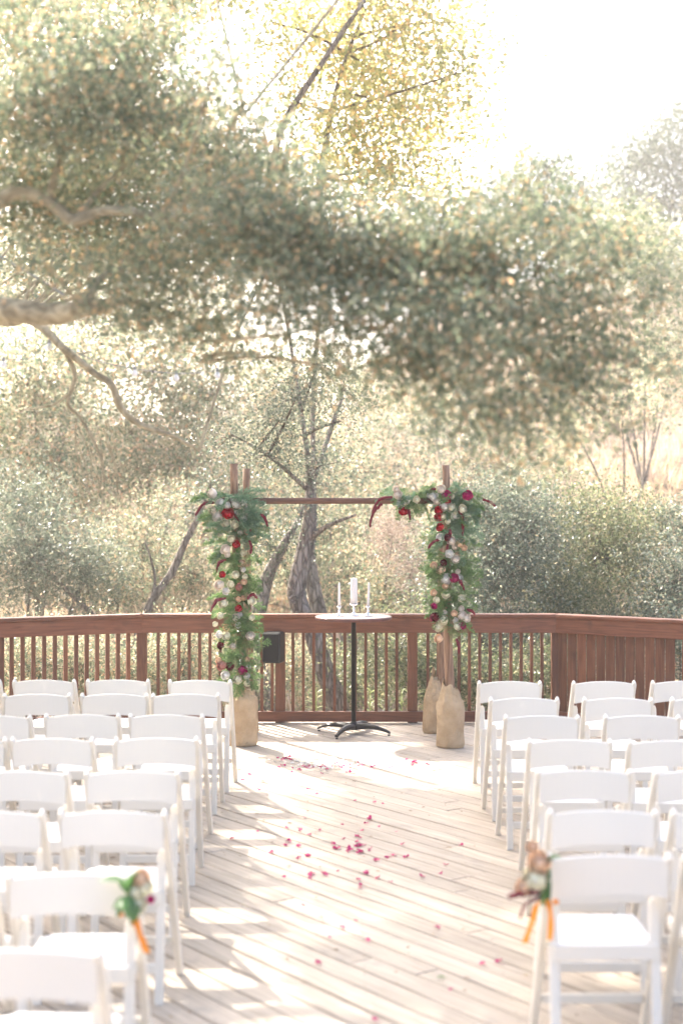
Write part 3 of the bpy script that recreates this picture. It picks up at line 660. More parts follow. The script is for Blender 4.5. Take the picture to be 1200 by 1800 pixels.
for _ in range(230):
    x, y = floor(*z7(random.gauss(410,85), random.gauss(338,14))); src = random.choice(PETW); a = random.uniform(0,6.28); sc = random.uniform(.4,.8)
    M4 = Matrix.Translation((x,y,.004)) @ Matrix.Rotation(a,4,'Z') @ Matrix.Rotation(random.uniform(-.4,.4),4,'X') @ Matrix.Scale(sc,4)
    mw.add([M4 @ v.co for v in src.vertices], [tuple(p.vertices) for p in src.polygons])
tag(mw.build('white_petals', M_petalw), 'drift of white rose petals on the deck before the table', 'petals', kind='stuff')
clB = 'crimson rose petal scattered along the middle of the aisle'; gB = 'crimson petals along the aisle'
for cx, cy, n, sx in ((60,405,1,3),(133,450,3,8),(345,455,3,8),(375,465,2,8),(542,500,3,5),(620,512,1,4),(660,515,2,12),(322,578,2,6),(485,595,2,4),(597,580,5,7),(587,600,3,6),(632,608,3,10),(250,612,3,8),(310,622,4,14),(345,645,2,6),(388,634,3,6),(123,630,2,4),(18,658,3,5),
   (258,670,5,8),(248,688,4,8),(300,690,4,8),(445,680,6,8),(458,700,9,10),(490,662,3,6),(550,690,12,18),(515,712,8,14),(555,715,7,14),(600,707,4,10),(555,650,5,14),(570,630,2,6),(718,643,3,5),(737,678,3,8),(185,722,7,10),(340,735,8,10),(300,743,4,10),(625,750,6,10),(680,735,7,18),(752,745,4,6),
   (235,825,3,7),(350,815,6,9),(340,833,3,8),(408,808,5,10),(467,799,3,8),(580,808,5,8),(547,831,2,5),(627,828,4,8),(552,860,4,8),(685,850,3,6),(820,820,3,12),(895,812,2,8),(312,937,3,7),(530,1012,2,8),(485,1042,3,6),(590,1086,1,3),(435,1070,1,3),(380,1195,2,8),(985,690,2,5),(920,772,3,14),(1070,1192,2,4),(1145,1185,2,12),(630,1436,3,8),(880,1035,1,4),(945,1300,1,4)):
    for _ in range(max(1,int(n*.6))): drop(*z7(cx+random.gauss(0,sx*.6), cy+random.gauss(0,4)), PET, clB, gB, .62)
o = link('fallen_leaf', LEAFG, None, (*floor(767,1720), .004)); o.scale = (.045,)*3; tag(o, 'small green leaf lying alone on the deck near the right chairs', 'leaf')
# brown oak litter flecks
ml = MB(); 
for _ in range(420):
    x, y = random.uniform(-3.2,3.4), random.uniform(5,13.1); a = random.uniform(0,6.28); l = random.uniform(.008,.022); w_ = l*.45; c_, s_ = math.cos(a), math.sin(a)
    ml.add([(x-c_*l,y-s_*l,.005),(x+s_*w_,y-c_*w_,.009),(x+c_*l,y+s_*l,.006),(x-s_*w_,y+c_*w_,.010)], [(0,1,2,3)])
tag(ml.build('leaf_litter', leafmat('litter', [(0,(.20,.12,.07)),(1,(.42,.32,.2))], trans=.1)), 'tiny dry leaf flecks strewn over the deck', 'leaf litter', kind='stuff')

# ------------------------------------------------------------------ foliage
def sun_patch(x, y, z):
    "does a tuft at (x, y, z) stand between the sun and a part of the deck that lies in sunlight?"
    t_ = z/math.tan(SUN_EL); gx_, gy_ = x-math.sin(SUN_AZ)*t_, y-math.cos(SUN_AZ)*t_
    if gy_ < 3 or gy_ > 13.2: return False
    if -1.25 < gx_ < -.45 and gy_ < 10 and math.sin(gy_*4.1+gx_*2) > -.35: return True
    if -1.2 < gx_ < 1.3 and 10.4 < gy_ < 11.5: return True
    return False
def leaves_mesh(name, cen, size, mat, aspect=.5, upbias=0.0, vertical=False):
    n = len(cen); size = size*rng.uniform(.65, 1.35, n)
    a = rng.normal(size=(n,3))
    if vertical: a[:,2] = np.abs(a[:,2])*1.2+2.2; 
    a /= np.linalg.norm(a, axis=1)[:,None]
    b = rng.normal(size=(n,3)); b -= (b*a).sum(1)[:,None]*a; b /= np.linalg.norm(b, axis=1)[:,None]
    c = np.cross(a, b)
    L_ = size[:,None]; W_ = L_*aspect
    v = np.empty((n,4,3)); v[:,0] = cen-a*L_/2; v[:,1] = cen+b*W_/2-c*L_*.06; v[:,2] = cen+a*L_/2; v[:,3] = cen-b*W_/2-c*L_*.06
    if vertical: v[:,0] = cen; v[:,1] = cen+a*L_*.3+b*W_/2; v[:,2] = cen+a*L_; v[:,3] = cen+a*L_*.3-b*W_/2
    me_ = bpy.data.meshes.new(name); me_.vertices.add(4*n); me_.vertices.foreach_set('co', v.ravel())
    me_.loops.add(4*n); me_.loops.foreach_set('vertex_index', np.arange(4*n, dtype=np.int32))
    me_.polygons.add(n); me_.polygons.foreach_set('loop_start', np.arange(0,4*n,4, dtype=np.int32)); me_.polygons.foreach_set('loop_total', np.full(n,4, dtype=np.int32))
    me_.materials.append(mat); me_.update(calc_edges=True); return me_
def clump_points(clumps, per, sub_r, sub_n, shell=.55):
    """clumps: (centre, rx, ry, rz, weight). Returns leaf centres and twig tips: leaves gather in tufts spread through each clump."""
    out = []; tips = []
    for c, rx, ry, rz, wt in clumps:
        nt_ = max(3, int(per*wt*math.pi*rx*rz/sub_n))
        u = rng.normal(size=(nt_,3)); u /= np.linalg.norm(u, axis=1)[:,None]
        r_ = rng.uniform(0,1,nt_)**(1/2.4)*(1+rng.normal(0,.22,nt_))
        t = np.array(c)+u*r_[:,None]*np.array((rx,ry,rz)); tips.append((Vector(c), t))
        k = sub_n; g = rng.normal(size=(nt_,k,3))*sub_r*rng.uniform(.35,1.5,(nt_,1,1))*.72
        ax = rng.normal(size=(nt_,1,3)); ax[:,:,2] -= .35; ax /= np.linalg.norm(ax, axis=2)[:,:,None]; g = g+ax*(rng.normal(size=(nt_,k,1))*sub_r*1.9); out.append((t[:,None,:]+g).reshape(-1,3))
    return np.concatenate(out), tips
def pxclump(px, py, d, rx, ry, dr=1.0, wt=1.0):
    p = P(px, py, d); k = d/F; return (tuple(p), rx*k, (rx+ry)/2*k*dr, ry*k, wt)
def tree(name, label, cat, base, trunk, clumps, mat, leaf, cover, sub_r, sub_n, group=None, aspect=.5, barkm=None, limbs=(), nlimb=1, trunk_n=10, twigs=.12, twigr=.006):
    t = empty(name, base, 0, label, cat, group); b = Vector(base)
    per = cover/(leaf*leaf*aspect*.25)            # leaves per square metre of crown seen
    pts, tips = clump_points(clumps, per, sub_r, sub_n)
    o = link('crown', leaves_mesh('crown', pts-np.array(b), leaf, mat, aspect), t); o['kind'] = 'stuff'
    mb = MB(); tops = []
    if trunk:
        ps = catmull([(Vector(p)-b, r_) for p, r_ in trunk], 5); mb.tube([p for p, _ in ps], [r_ for _, r_ in ps], trunk_n, True, .05)
        tops = [p+b for p, _ in ps[len(ps)//3:]]
    for lm in limbs:
        ps = catmull([(Vector(p)-b, r_) for p, r_ in lm], 5); mb.tube([p for p, _ in ps], [r_ for _, r_ in ps], 8, True, .04); tops += [p+b for p, _ in ps[2:]]
    if mb.v: mb.build('trunk', barkm or M_bark, t, True)
    # branches: nearest wood -> clump centre -> tufts
    tw = MB()
    for c, tt in tips:
        if not tops: tops = [b]
        near = min(tops, key=lambda p: (p-c).length+max(0, p.z-c.z)*1.5)
        if (near-c).length > (2.0 if name == 'golden_sycamore' else 3.2): continue
        mid = near.lerp(c, .5)+Vector((random.uniform(-.1,.1), random.uniform(-.1,.1), random.uniform(-.05,.15)))*(near-c).length*.5
        r0 = twigr*2.6
        ps = catmull([(near-b, r0*1.4), (mid-b, r0), (c-b, r0*.6)], 4); tw.tube([p for p, _ in ps], [r_ for _, r_ in ps], 5, False, .1)
        for p in tt[:max(2, int(len(tt)*twigs))]:
            p = Vector(p); m2 = c.lerp(p, .55)+Vector((random.uniform(-1,1), random.uniform(-1,1), random.uniform(-.5,1)))*(c-p).length*.12
            tw.tube([c-b, m2-b, p-b], [twigr, twigr*.6, twigr*.3], 3, False)
    o = tw.build('twigs', M_twig if barkm is None else barkm, t); o['kind'] = 'stuff'
    return t

# --- the big oak whose limbs hang over the deck from the left
def oc(px, py, rx, ry, d, wt=1.0):
    d = d*.88 + (1.0 if px < 420 and py > 280 else 0); return pxclump(px, py, d, rx, ry, 1.1, wt*random.uniform(.55, 1.1))
oak_cl = [oc(70,60,150,90,7.2), oc(200,120,130,90,7), oc(60,190,150,110,6.6), oc(230,210,140,90,6.8), oc(330,180,110,80,7.2), oc(60,330,150,90,6), oc(190,330,150,90,6.4), oc(330,290,130,90,6.8),
  oc(430,290,110,90,7), oc(420,390,140,90,6.4), oc(300,440,170,70,6.2,.9), oc(520,370,110,80,7), oc(540,460,150,90,6.4,1.1), oc(660,460,140,90,6.4,1.1), oc(620,560,130,60,6.1), oc(470,540,130,50,6.1,.7), oc(760,480,130,100,6.4,1.1),
  oc(770,590,120,90,6,1.1), oc(840,660,95,90,5.8), oc(880,740,75,60,5.8,.9), oc(870,460,130,90,6.5), oc(930,560,130,90,6.2,1.1), oc(1020,520,95,80,6.6), oc(1060,590,80,70,6.6), oc(1000,650,80,70,6.3), oc(960,720,70,60,6,.8), oc(960,390,100,60,7,.8),
  oc(860,380,80,50,7,.7), oc(700,400,100,50,7,.9), oc(720,640,80,50,6,.7), oc(1080,440,60,60,7,.6), oc(330,600,120,40,6.2,.35), oc(150,450,140,50,6.6,.6), oc(250,500,110,60,5.4,.7), oc(230,560,110,40,5.4,.5), oc(90,470,110,35,5.4,.35), oc(360,560,90,50,5.6,.6), oc(300,380,80,30,5.3,.35)]
for px_, py_, r_ in ((60,60,110),(170,150,110),(60,210,110),(200,260,110),(110,330,100),(320,230,90),(330,330,90),(250,80,80),(230,420,90),(400,400,90),(480,430,80),(420,300,80),(90,440,80),(520,380,70)):
    oak_cl.append(pxclump(px_, py_, 9.3+random.uniform(-.6,.6), r_*1.3, r_, .8, .45))
for px_, py_, r_ in ((1120,430,40),(1140,520,45),(1120,640,45),(1060,700,40),(1010,780,35),(930,810,40),(800,760,35),(740,720,35),(660,640,40),(580,650,35),(450,620,40),(560,330,40),(500,280,40),(430,180,50),(380,90,50),(300,40,60),(930,320,35),(1000,400,35),(790,330,35),(1090,760,25),(880,820,30)):
    oak_cl.append(oc(px_, py_, r_*1.5, r_, 6.4+random.uniform(-.5,.8), .45))
for _ in range(70):                       # unseen crown left and above, added to shade the deck except chosen sun patches
    y = random.uniform(6,17); z = random.uniform(3.6,8.8); x = random.uniform(-.26*y-4.2, -.25*y-.2) if z < 2+.33*y else random.uniform(-7, 1.5)
    if sun_patch(x, y, z) or (600+2500*x/y > 330 and z < 2.7+.36*y): continue
    oak_cl.append(((x, y, z), random.uniform(.45,.9), random.uniform(.45,.9), random.uniform(.3,.55), .34))
T = (-6.2, 8.0, -2.0)
lim = [
 [(Vector(T)+Vector((.05,0,3.2)),.20),(Vector((-4.2,7.0,2.9)),.13),(P(-150,560,6.4),.085),(P(0,545,6.2),.058),(P(90,552,6.1),.052),(P(160,540,6.0),.036),(P(240,530,6.2),.014),(P(330,560,6.5),.008),(P(430,560,6.5),.005)],
 [(P(150,540,6.0),.028),(P(190,480,6.2),.014),(P(300,470,6.5),.010),(P(430,470,6.5),.007),(P(600,500,6.2),.008),(P(760,540,6.1),.007),(P(900,600,6.1),.006)],
 [(Vector(T)+Vector((.05,0,4.6)),.17),(Vector((-3.6,6.8,4.2)),.10),(P(-120,420,6.2),.05),(P(-30,372,6),.036),(P(25,340,6),.030),(P(80,350,6),.027),(P(130,388,6),.030),(P(175,372,6),.022),(P(230,372,6),.021),(P(300,392,6),.017),(P(370,425,6.1),.013),(P(450,435,6.3),.009),(P(650,440,6.3),.007)],
 [(P(85,350,6),.020),(P(100,300,6),.016),(P(118,240,6.1),.013),(P(116,180,6.2),.010),(P(150,90,6.4),.007)],
 [(P(130,388,6),.016),(P(210,300,6.2),.009),(P(330,230,6.6),.006),(P(430,200,7),.004)],
 [(Vector(T)+Vector((0,0,5)),.12),(Vector((-4.5,9.3,4.2)),.08),(P(-60,540,9),.05),(P(50,560,8.5),.030),(P(110,610,8.2),.022),(P(165,655,8.2),.020),(P(195,675,8.2),.021),(P(215,720,8.2),.021),(P(250,748,8.2),.018),(P(300,765,8.3),.014),(P(350,792,8.4),.007)],
 [(P(112,612,8.2),.016),(P(132,660,8.2),.013),(P(120,710,8.2),.012),(P(142,735,8.2),.008),(P(175,800,8.2),.006),(P(185,850,8.2),.003)],
 [(P(126,690,8.2),.008),(P(92,712,8.2),.006),(P(40,720,8.2),.004)],
]
for k in range(12):                       # hanging bare twigs
    x0, y0 = random.uniform(130,190), random.uniform(735,775); lim.append([(P(x0,y0,8.2),.004),(P(x0+random.uniform(0,25),y0+60,8.2),.003),(P(x0+random.uniform(10,45),y0+random.uniform(90,190),8.2),.0015)])
for k in range(10):
    x0, y0 = random.uniform(60,520), random.uniform(430,560); lim.append([(P(x0,y0-60,6.1),.004),(P(x0+random.uniform(-8,8),y0+30,6.1),.003),(P(x0+random.uniform(-12,12),y0+random.uniform(60,130),6.1),.0015)])
tree('oak_tree', 'large oak reaching its mossy limbs and leafy boughs over the deck from the left', 'tree', T,
     [((-6.2,8.0,-2.1),.42),((-6.25,8.0,0),.34),((-6.2,8.0,2.5),.27),((-6.0,8.1,4.5),.18),((-5.6,8.2,6.2),.10)], oak_cl, M_oak, .030, 1.75, .05, 12, barkm=M_limb, limbs=lim, twigs=.05, twigr=.003)

# --- trees just beyond the railing
def rt(px, py, d, r_): return (P(px,py,d), r_*d/F)
g_mid = 'trees beyond the railing'
b1 = P(615,1500,16)
tree('gnarled_tree', 'gnarled grey tree trunk with a knot hole, leaning behind the railing left of the table', 'tree', tuple(b1),
  [rt(625,1500,16,26), rt(598,1260,16,20), rt(574,1190,16,17.5), rt(555,1130,16,16), rt(535,1085,16,16), rt(521,1045,16,17), rt(526,1005,16,16), rt(538,955,16,15), rt(545,900,16,12), rt(540,800,16.3,5), rt(510,600,17,3), rt(480,400,18,6), rt(490,240,18,6), rt(560,120,18,5), rt(640,0,18,4)],
  [pxclump(470,800,16,80,45,1,1.0), pxclump(560,820,16,80,40,1,.7), pxclump(400,770,16,60,40,1,.7), pxclump(520,700,15.6,80,50,1,.9), pxclump(560,640,15.6,80,50,1,.5), pxclump(490,740,16,70,40,1,.8), pxclump(600,740,16,60,35,1,.35), pxclump(530,900,16,50,50,1,.35), pxclump(470,880,16,30,40,1,.4)],
  M_grey, .036, .75, .09, 16, g_mid, limbs=[[rt(543,950,16,6),rt(575,925,15.8,4),rt(625,905,15.6,2)],[rt(540,860,16,5),rt(470,800,16,2.5),rt(400,760,16,1)]])
# knot hole on the trunk
kn = MB(); pk = P(516,1054,15.86); kn.lathe([(.050,-.02),(.050,.004),(.036,.014),(.026,.002),(.0,-.004)], 14)
ko = kn.build('knot', M_bark, bpy.data.objects['gnarled_tree'], True, tuple(pk-b1)); ko.rotation_euler = (R(90),0,0)
b2 = P(470,1420,16.6)
tree('forked_tree', 'slender grey trunked tree rising between the left arch post and the gnarled tree', 'tree', tuple(b2),
  [rt(470,1420,16.6,26), rt(470,1280,16.6,24), rt(455,1180,16.6,17), rt(448,1110,16.6,14), rt(458,1060,16.6,14), rt(472,1010,16.6,11), rt(500,955,16.6,8), rt(530,900,16.8,5), rt(600,700,17.5,4)],
  [pxclump(470,960,16.6,45,45,1,.4), pxclump(520,940,16.8,45,35,1,.3), pxclump(600,680,17.5,90,60,1,.25)], M_dark, .035, 1.3, .09, 16, g_mid)
b3 = P(235,1380,18)
tree('leaning_bare_tree', 'bare dark trunk leaning right behind the left railing corner', 'tree', tuple(b3),
  [rt(200,1380,18,10), rt(235,1150,18,8), rt(265,1060,18,7), rt(300,1010,18,7), rt(325,955,18,6), rt(350,905,18,4.5), rt(370,850,18,3)],
  [pxclump(370,860,18,40,40,1,.3), pxclump(330,900,18.2,60,40,1,.2)], M_grey, .04, 1.2, .1, 16, g_mid, limbs=[[rt(268,1050,18,3),rt(272,1010,18,2.5),rt(255,950,18,1.5)],[rt(235,1150,18,6),rt(100,1020,18,4),rt(60,980,18,3)]])
b4 = P(600,1380,19)
high = []                                  # unseen leaf clumps added above the frame, placed to dapple the deck with shade
for _ in range(88):
    x0, y0 = random.uniform(-3.2,4.2), random.uniform(4.5,13.0); h = (2.04+.354*y0)/.646+random.uniform(.5,1.6)
    r_ = random.uniform(.22,.6)
    if not sun_patch(x0-.649*h, y0+h, h): high.append(((x0-.649*h, y0+h, h), r_, r_, r_*.6, 1.9))
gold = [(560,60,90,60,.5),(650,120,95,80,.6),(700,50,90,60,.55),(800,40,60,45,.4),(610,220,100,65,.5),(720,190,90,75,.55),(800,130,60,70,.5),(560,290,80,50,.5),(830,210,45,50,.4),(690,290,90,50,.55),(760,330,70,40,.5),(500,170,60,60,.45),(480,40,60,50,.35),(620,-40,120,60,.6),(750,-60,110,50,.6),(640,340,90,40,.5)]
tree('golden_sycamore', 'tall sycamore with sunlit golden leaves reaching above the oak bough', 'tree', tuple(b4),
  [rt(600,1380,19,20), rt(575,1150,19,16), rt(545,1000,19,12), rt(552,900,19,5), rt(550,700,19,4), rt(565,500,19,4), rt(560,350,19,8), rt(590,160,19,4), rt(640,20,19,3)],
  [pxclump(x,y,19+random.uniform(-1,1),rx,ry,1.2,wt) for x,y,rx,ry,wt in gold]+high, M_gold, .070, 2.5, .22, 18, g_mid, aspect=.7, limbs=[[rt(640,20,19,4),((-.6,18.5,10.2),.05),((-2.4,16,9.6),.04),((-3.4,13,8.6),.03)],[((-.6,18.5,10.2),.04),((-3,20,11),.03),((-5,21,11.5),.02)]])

def bush(name, label, cl, mat, leaf, per, group, cat='bush', sub=(.085,22), aspect=.5, twigs=.16, twigr=.006):
    cl = list(cl); c0 = Vector(cl[0][0]); gz = float(terr(c0.x, c0.y)); base = (c0.x, c0.y, gz)
    lims = [[(Vector(base), .035), (Vector(base).lerp(Vector(c[0]), .5)+Vector((random.uniform(-.2,.2),0,.1)), .022), (Vector(c[0]), .01)] for c in cl]
    return tree(name, label, cat, base, None, cl, mat, leaf, per, sub[0], sub[1], group, aspect=aspect, limbs=lims, twigs=twigs, twigr=twigr)
gb = 'bushes beyond the railing'
bush('grey_bush', 'grey green bush right behind the railing beside the right arch post', [pxclump(880,1000,17,110,110,1,1), pxclump(850,900,17.5,80,70,1,.9), pxclump(930,930,17.5,80,80,1,.9), pxclump(840,1130,16.5,130,90,1,1), pxclump(800,1000,17.5,70,90,1,.8), pxclump(900,860,17.8,60,40,1,.5)], M_grey, .040, 1.35, gb)
bush('grey_bush', 'rounded olive grey bush behind the right railing corner', [pxclump(1060,980,18,120,110,1,1), pxclump(1010,900,18.5,80,60,1,.8), pxclump(1110,920,18.6,80,70,1,.8), pxclump(1040,1110,17,130,90,1,1), pxclump(980,1060,17.3,90,100,1,.9)], M_olive, .042, 1.3, gb)
bush('grey_bush', 'loose pale bush at the right edge beyond the boarded railing', [pxclump(1190,1030,17,90,90,1,.9), pxclump(1210,930,18,80,70,1,.7), pxclump(1160,1120,16.5,100,80,1,1)], M_grey, .040, 1.35, gb)
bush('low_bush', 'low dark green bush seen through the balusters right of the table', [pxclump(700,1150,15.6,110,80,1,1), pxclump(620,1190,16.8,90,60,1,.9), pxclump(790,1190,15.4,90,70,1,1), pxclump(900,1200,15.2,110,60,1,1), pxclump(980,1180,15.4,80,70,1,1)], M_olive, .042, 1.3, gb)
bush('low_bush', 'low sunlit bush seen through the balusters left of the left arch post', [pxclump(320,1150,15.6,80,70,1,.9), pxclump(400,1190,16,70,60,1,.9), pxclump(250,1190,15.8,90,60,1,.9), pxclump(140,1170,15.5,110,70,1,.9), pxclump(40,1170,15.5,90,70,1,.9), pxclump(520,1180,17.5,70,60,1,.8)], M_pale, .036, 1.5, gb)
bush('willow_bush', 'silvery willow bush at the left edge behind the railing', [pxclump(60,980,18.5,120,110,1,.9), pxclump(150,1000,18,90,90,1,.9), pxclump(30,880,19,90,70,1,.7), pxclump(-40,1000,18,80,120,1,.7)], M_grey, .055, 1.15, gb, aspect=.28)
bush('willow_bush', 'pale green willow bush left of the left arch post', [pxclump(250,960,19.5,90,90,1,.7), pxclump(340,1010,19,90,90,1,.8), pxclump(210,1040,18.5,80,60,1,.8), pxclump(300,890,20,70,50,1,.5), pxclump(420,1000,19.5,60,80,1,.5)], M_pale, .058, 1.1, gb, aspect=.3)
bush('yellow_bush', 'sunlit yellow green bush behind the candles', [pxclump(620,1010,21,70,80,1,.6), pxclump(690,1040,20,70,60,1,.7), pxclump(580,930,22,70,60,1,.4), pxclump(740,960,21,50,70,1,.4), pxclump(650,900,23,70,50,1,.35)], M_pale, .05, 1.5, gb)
bush('dry_bush', 'dry brown twiggy bush between the table and the right arch post', [pxclump(690,940,20,50,70,1,.6), pxclump(720,1010,19.5,40,50,1,.6)], M_brush, .040, 1.2, gb, aspect=.35, twigs=.05)
# --- farther up the slope
gt = 'trees and shrubs on the hillside'
def far(name, label, cl, mat, leaf, per, sub=(.2,14), aspect=.55, cat='tree', rtw=.012):
    return bush(name, label, cl, mat, leaf, per, gt, cat, sub, aspect, .06, rtw)
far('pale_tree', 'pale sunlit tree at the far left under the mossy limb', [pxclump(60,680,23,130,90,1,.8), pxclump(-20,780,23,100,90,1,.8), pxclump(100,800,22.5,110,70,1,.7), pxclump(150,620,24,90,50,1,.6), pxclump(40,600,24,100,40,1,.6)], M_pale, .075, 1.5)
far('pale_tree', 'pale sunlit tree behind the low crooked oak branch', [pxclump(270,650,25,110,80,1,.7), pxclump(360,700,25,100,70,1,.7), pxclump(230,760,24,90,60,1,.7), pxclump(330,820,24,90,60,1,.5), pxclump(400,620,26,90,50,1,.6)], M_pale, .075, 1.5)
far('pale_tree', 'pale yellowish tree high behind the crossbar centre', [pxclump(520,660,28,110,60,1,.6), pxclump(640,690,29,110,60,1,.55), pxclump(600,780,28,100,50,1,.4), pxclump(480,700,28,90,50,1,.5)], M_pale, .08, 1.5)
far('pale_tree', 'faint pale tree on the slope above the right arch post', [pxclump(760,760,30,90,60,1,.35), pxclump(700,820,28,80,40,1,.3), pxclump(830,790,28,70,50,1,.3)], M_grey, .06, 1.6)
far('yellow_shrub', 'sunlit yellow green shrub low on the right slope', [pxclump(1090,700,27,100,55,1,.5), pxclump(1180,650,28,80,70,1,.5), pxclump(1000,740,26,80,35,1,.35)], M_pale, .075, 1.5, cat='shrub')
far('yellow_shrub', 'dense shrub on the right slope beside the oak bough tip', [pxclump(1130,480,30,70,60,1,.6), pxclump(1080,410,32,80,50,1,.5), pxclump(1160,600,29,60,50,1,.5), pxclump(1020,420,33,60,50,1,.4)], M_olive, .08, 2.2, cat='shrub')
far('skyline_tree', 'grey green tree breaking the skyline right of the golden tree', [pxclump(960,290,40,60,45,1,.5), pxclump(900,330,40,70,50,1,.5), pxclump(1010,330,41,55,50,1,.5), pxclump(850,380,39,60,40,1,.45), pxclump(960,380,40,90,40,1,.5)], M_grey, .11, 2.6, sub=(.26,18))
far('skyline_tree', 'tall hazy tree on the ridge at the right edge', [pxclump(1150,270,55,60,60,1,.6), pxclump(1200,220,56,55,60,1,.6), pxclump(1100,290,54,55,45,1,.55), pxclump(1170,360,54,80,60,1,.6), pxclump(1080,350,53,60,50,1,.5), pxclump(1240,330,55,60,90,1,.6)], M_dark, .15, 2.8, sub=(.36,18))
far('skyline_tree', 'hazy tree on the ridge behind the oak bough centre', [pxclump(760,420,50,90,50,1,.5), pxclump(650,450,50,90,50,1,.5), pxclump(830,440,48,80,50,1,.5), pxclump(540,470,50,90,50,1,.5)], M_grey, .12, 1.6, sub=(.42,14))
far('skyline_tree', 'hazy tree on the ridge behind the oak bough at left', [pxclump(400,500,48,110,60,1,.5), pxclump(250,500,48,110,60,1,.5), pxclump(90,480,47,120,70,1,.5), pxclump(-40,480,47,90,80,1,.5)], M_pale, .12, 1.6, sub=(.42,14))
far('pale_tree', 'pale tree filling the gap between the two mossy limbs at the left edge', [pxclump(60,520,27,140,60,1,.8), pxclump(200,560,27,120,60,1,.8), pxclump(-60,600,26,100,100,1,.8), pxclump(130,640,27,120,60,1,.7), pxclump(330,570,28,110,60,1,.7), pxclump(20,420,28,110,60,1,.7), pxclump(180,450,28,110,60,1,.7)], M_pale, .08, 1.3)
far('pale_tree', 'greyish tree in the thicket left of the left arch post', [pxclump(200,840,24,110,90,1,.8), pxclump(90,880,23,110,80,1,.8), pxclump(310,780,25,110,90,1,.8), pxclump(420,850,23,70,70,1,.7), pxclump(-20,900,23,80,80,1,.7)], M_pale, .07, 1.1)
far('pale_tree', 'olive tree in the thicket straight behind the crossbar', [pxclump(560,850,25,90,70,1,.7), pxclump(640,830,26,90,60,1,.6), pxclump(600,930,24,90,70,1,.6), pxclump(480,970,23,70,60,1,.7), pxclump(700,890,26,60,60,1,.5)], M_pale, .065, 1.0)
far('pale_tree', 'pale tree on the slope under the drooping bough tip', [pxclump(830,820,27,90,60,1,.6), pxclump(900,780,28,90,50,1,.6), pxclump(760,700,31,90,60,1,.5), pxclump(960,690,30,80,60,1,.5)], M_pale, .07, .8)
mats_ = [M_pale, M_grey, M_olive, M_brush]
for k in range(34):
    y = random.uniform(24, 50); x = random.uniform(-.27, .27)*y; z = float(terr(x, y)); r_ = random.uniform(.7, 1.5)*(1.5 if x < 1 else .8)
    m_ = mats_[k % 4]; cl = [((x+random.gauss(0,r_*.6), y+random.gauss(0,r_*.4), z+r_*random.uniform(.3,1.1)), r_*random.uniform(.4,.7), r_*.6, r_*random.uniform(.3,.55), 1.0) for _ in range(4)]
    bush('hillside_shrub', ('yellowish','greyish','olive','dry twiggy')[k % 4]+' shrub in the tangled growth on the far slope', cl, m_, .085 if k % 4 < 3 else .12, .8, ('yellowish','greyish','olive','dry')[k % 4]+' shrubs on the far slope', 'shrub', (.22,14), .55 if k % 4 < 3 else .16, .08, .010)
far('skyline_tree', 'broad olive tree below the ridge at the right edge', [pxclump(1170,440,46,80,50,1,.9), pxclump(1090,420,46,70,40,1,.8), pxclump(1230,500,44,70,70,1,.8), pxclump(1010,440,46,80,50,1,.8)], M_olive, .12, 1.8, sub=(.3,16))
# trees left and right of the frame, which shade the deck and close the view from the side
for k, (x, y, h, r_, m_, lb) in enumerate(((-7.5,17,6.0,1.9,M_dark,'dark shade tree beyond the left end of the railing'), (-11.5,20,7.5,2.4,M_pale,'tall tree far beyond the left end of the railing'), (-10,12,7,2.0,M_oak,'oak standing left of the deck'),
      (8.5,17,4.5,1.7,M_olive,'olive green tree beyond the right end of the railing'), (11,24,6.5,2.2,M_grey,'grey tree up the slope to the right'))):
    gz = float(terr(x, y))
    cl = [((x+random.gauss(0,r_*.5), y+random.gauss(0,r_*.5), h+random.gauss(0,r_*.45)), r_*random.uniform(.3,.5), r_*random.uniform(.3,.5), r_*random.uniform(.25,.4), .6) for _ in range(11)]
    tree('side_tree', lb, 'tree', (x,y,gz), [((x,y,gz-.1),.22),((x+.2,y,gz+(h-gz)*.5),.16),((x,y,h),.08)], cl, m_, .08, 1.2, .16, 14, 'trees at the sides of the deck')

# --- dry grass and brush on the slope: what nobody could count
n = 42000
u = rng.uniform(-1,1,n); yy = 21+rng.random(n)**1.5*48; xx = u*yy*.30; 
keep = (np.sin(xx*.7+2)*np.cos(yy*.45)+rng.normal(0,.5,n)) > -.7
xx, yy = xx[keep], yy[keep]; zz = terr(xx, yy)
o = link('dry_grass', leaves_mesh('dry_grass', np.stack([xx,yy,zz-.03],1), .42, M_dry, .10, vertical=True)); tag(o, 'pale dry grass covering the sunlit hillside', 'grass', kind='stuff')
pts = []
for _ in range(260):
    y = random.uniform(20,62); x = random.uniform(-.28,.30)*y; z = float(terr(x,y)); r_ = random.uniform(.25,.7)
    k = 70; q = rng.normal(size=(k,3))*r_*.5; q[:,2] = np.abs(q[:,2])*.6; pts.append(q+np.array((x,y,z)))
o = link('dry_brush', leaves_mesh('dry_brush', np.concatenate(pts), .34, M_brush, .09, vertical=True)); tag(o, 'pinkish dry brush scattered over the hillside', 'brush', kind='stuff')
pts = []
for _ in range(420):
    y = random.uniform(13.6,20); x = random.uniform(-.30,.32)*y; z = float(terr(x,y)); k = 60; q = rng.normal(size=(k,3))*np.array((.35,.35,.2)); q[:,2] = np.abs(q[:,2]); pts.append(q+np.array((x,y,z)))
o = link('undergrowth', leaves_mesh('undergrowth', np.concatenate(pts), .06, M_olive, .45)); tag(o, 'tangled green undergrowth in the ravine below the railing', 'undergrowth', kind='stuff')

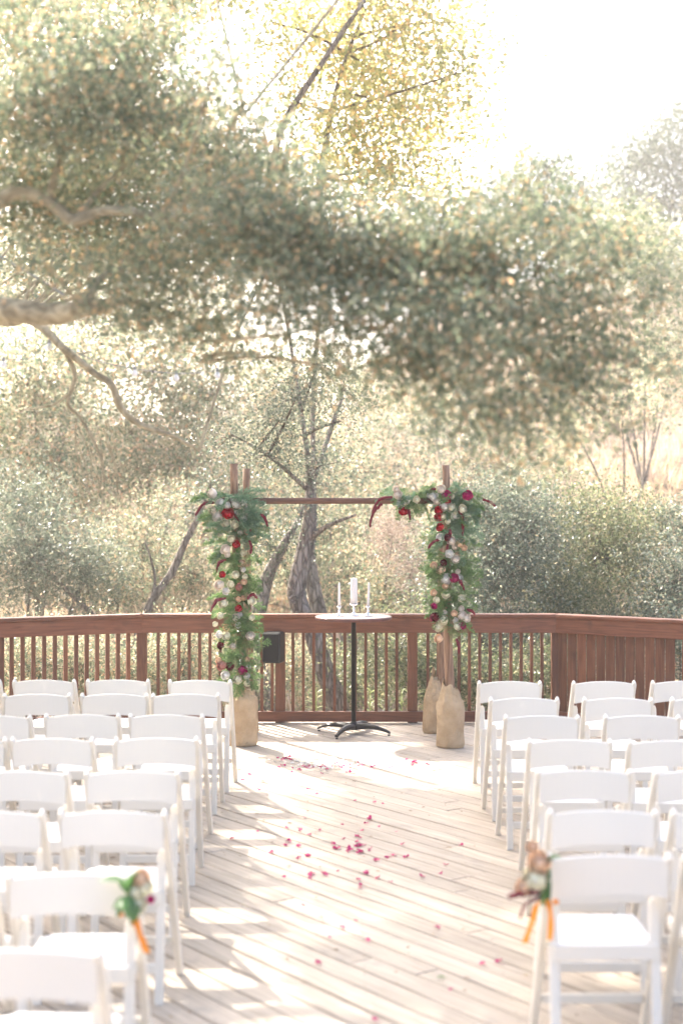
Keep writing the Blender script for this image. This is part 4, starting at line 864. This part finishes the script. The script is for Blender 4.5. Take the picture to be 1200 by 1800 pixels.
# --- pale leafy shoots catching the sun behind the bottom rail
SH = leaf_shape(M_shoot, 'long_leaf', .16, .35)
for px, py, n_, lb in ((555,1262,12,'pale leafy shoot catching the sun at the foot of the gnarled trunk'), (650,1262,12,'bright pale shoot behind the bottom rail right of the table column'), (705,1262,14,'tallest pale shoot behind the bottom rail near the railing post'), (755,1262,9,'small pale shoot behind the bottom rail beside the burlap bags')):
    b = P(px, py, 14.0); t = empty('leafy_shoot', (b.x, b.y, -1.2), 0, lb, 'plant', 'pale shoots behind the railing')
    gz = float(terr(b.x, b.y))+1.2
    MB().tube([(0,0,gz),(0.02,0,.5),(0,0,b.z+1.2+.30)], [.012,.008,.004], 5).build('stem', M_shoot, t)
    for k in range(n_):
        a = random.uniform(0,6.28); q = link('leaf', SH, t, (0,0,b.z+1.2-.05+.34*k/n_)); l = random.uniform(.10,.17); q.scale = (l,l,l); orient(q, (math.cos(a), math.sin(a), random.uniform(.1,.9)))

# ------------------------------------------------------------------ string lights
sg = empty('string_lights', tuple(P(200,650,9)), 0, 'thin cord with white globe bulbs hanging in front of the pale trees at left', 'string lights'); sb = sg.location.copy()
bp = [(7,642),(87,610),(160,640),(237,657),(310,665),(382,660)]
ps = catmull([(P(-400,560,9)-sb,0)]+[(P(x,y-9,9)-sb,0) for x,y in bp]+[(P(470,625,9)-sb,0),(P(620,560,9)-sb,0)], 4)
MB().tube([p for p,_ in ps], .003, 5).build('cord', M_cord, sg)
for x, y in bp:
    if x == 160: continue
    q = P(x,y,9)-sb; MB().lathe([(.004,.030),(.014,.018),(.020,0),(.014,-.016),(0,-.021)], 12).build('bulb', M_bulb, sg, True, tuple(q)); MB().lathe([(.009,.024),(.009,.048)], 8).build('socket', M_cord, sg, True, tuple(q))
cb = MB().tube([P(-300,330,7.5)-P(0,450,7.5), (0,0,0), P(72,492,7.5)-P(0,450,7.5), P(115,520,7.5)-P(0,450,7.5)], .006, 6).build('hanging_cable', M_cord, None, True, tuple(P(0,450,7.5)))
tag(cb, 'bluish grey cable slanting down between the two mossy limbs at the left edge', 'cable')

# ------------------------------------------------------------------ haze
HAZE = 0.0022
if HAZE:
    bm_ = MB().box((0,0,0), (200,170,34)); m = bpy.data.materials.new('haze'); m.use_nodes = True; m.node_tree.nodes.clear()
    pv = m.node_tree.nodes.new('ShaderNodeVolumePrincipled'); pv.inputs['Color'].default_value = (1,.97,.92,1); pv.inputs['Density'].default_value = HAZE; pv.inputs['Anisotropy'].default_value = .35
    oo = m.node_tree.nodes.new('ShaderNodeOutputMaterial'); m.node_tree.links.new(pv.outputs[0], oo.inputs['Volume'])
    hz = bm_.build('haze', m, None, False, (0, 70, 13.7)); tag(hz, 'pale sunlit haze in the air', 'haze', kind='stuff')
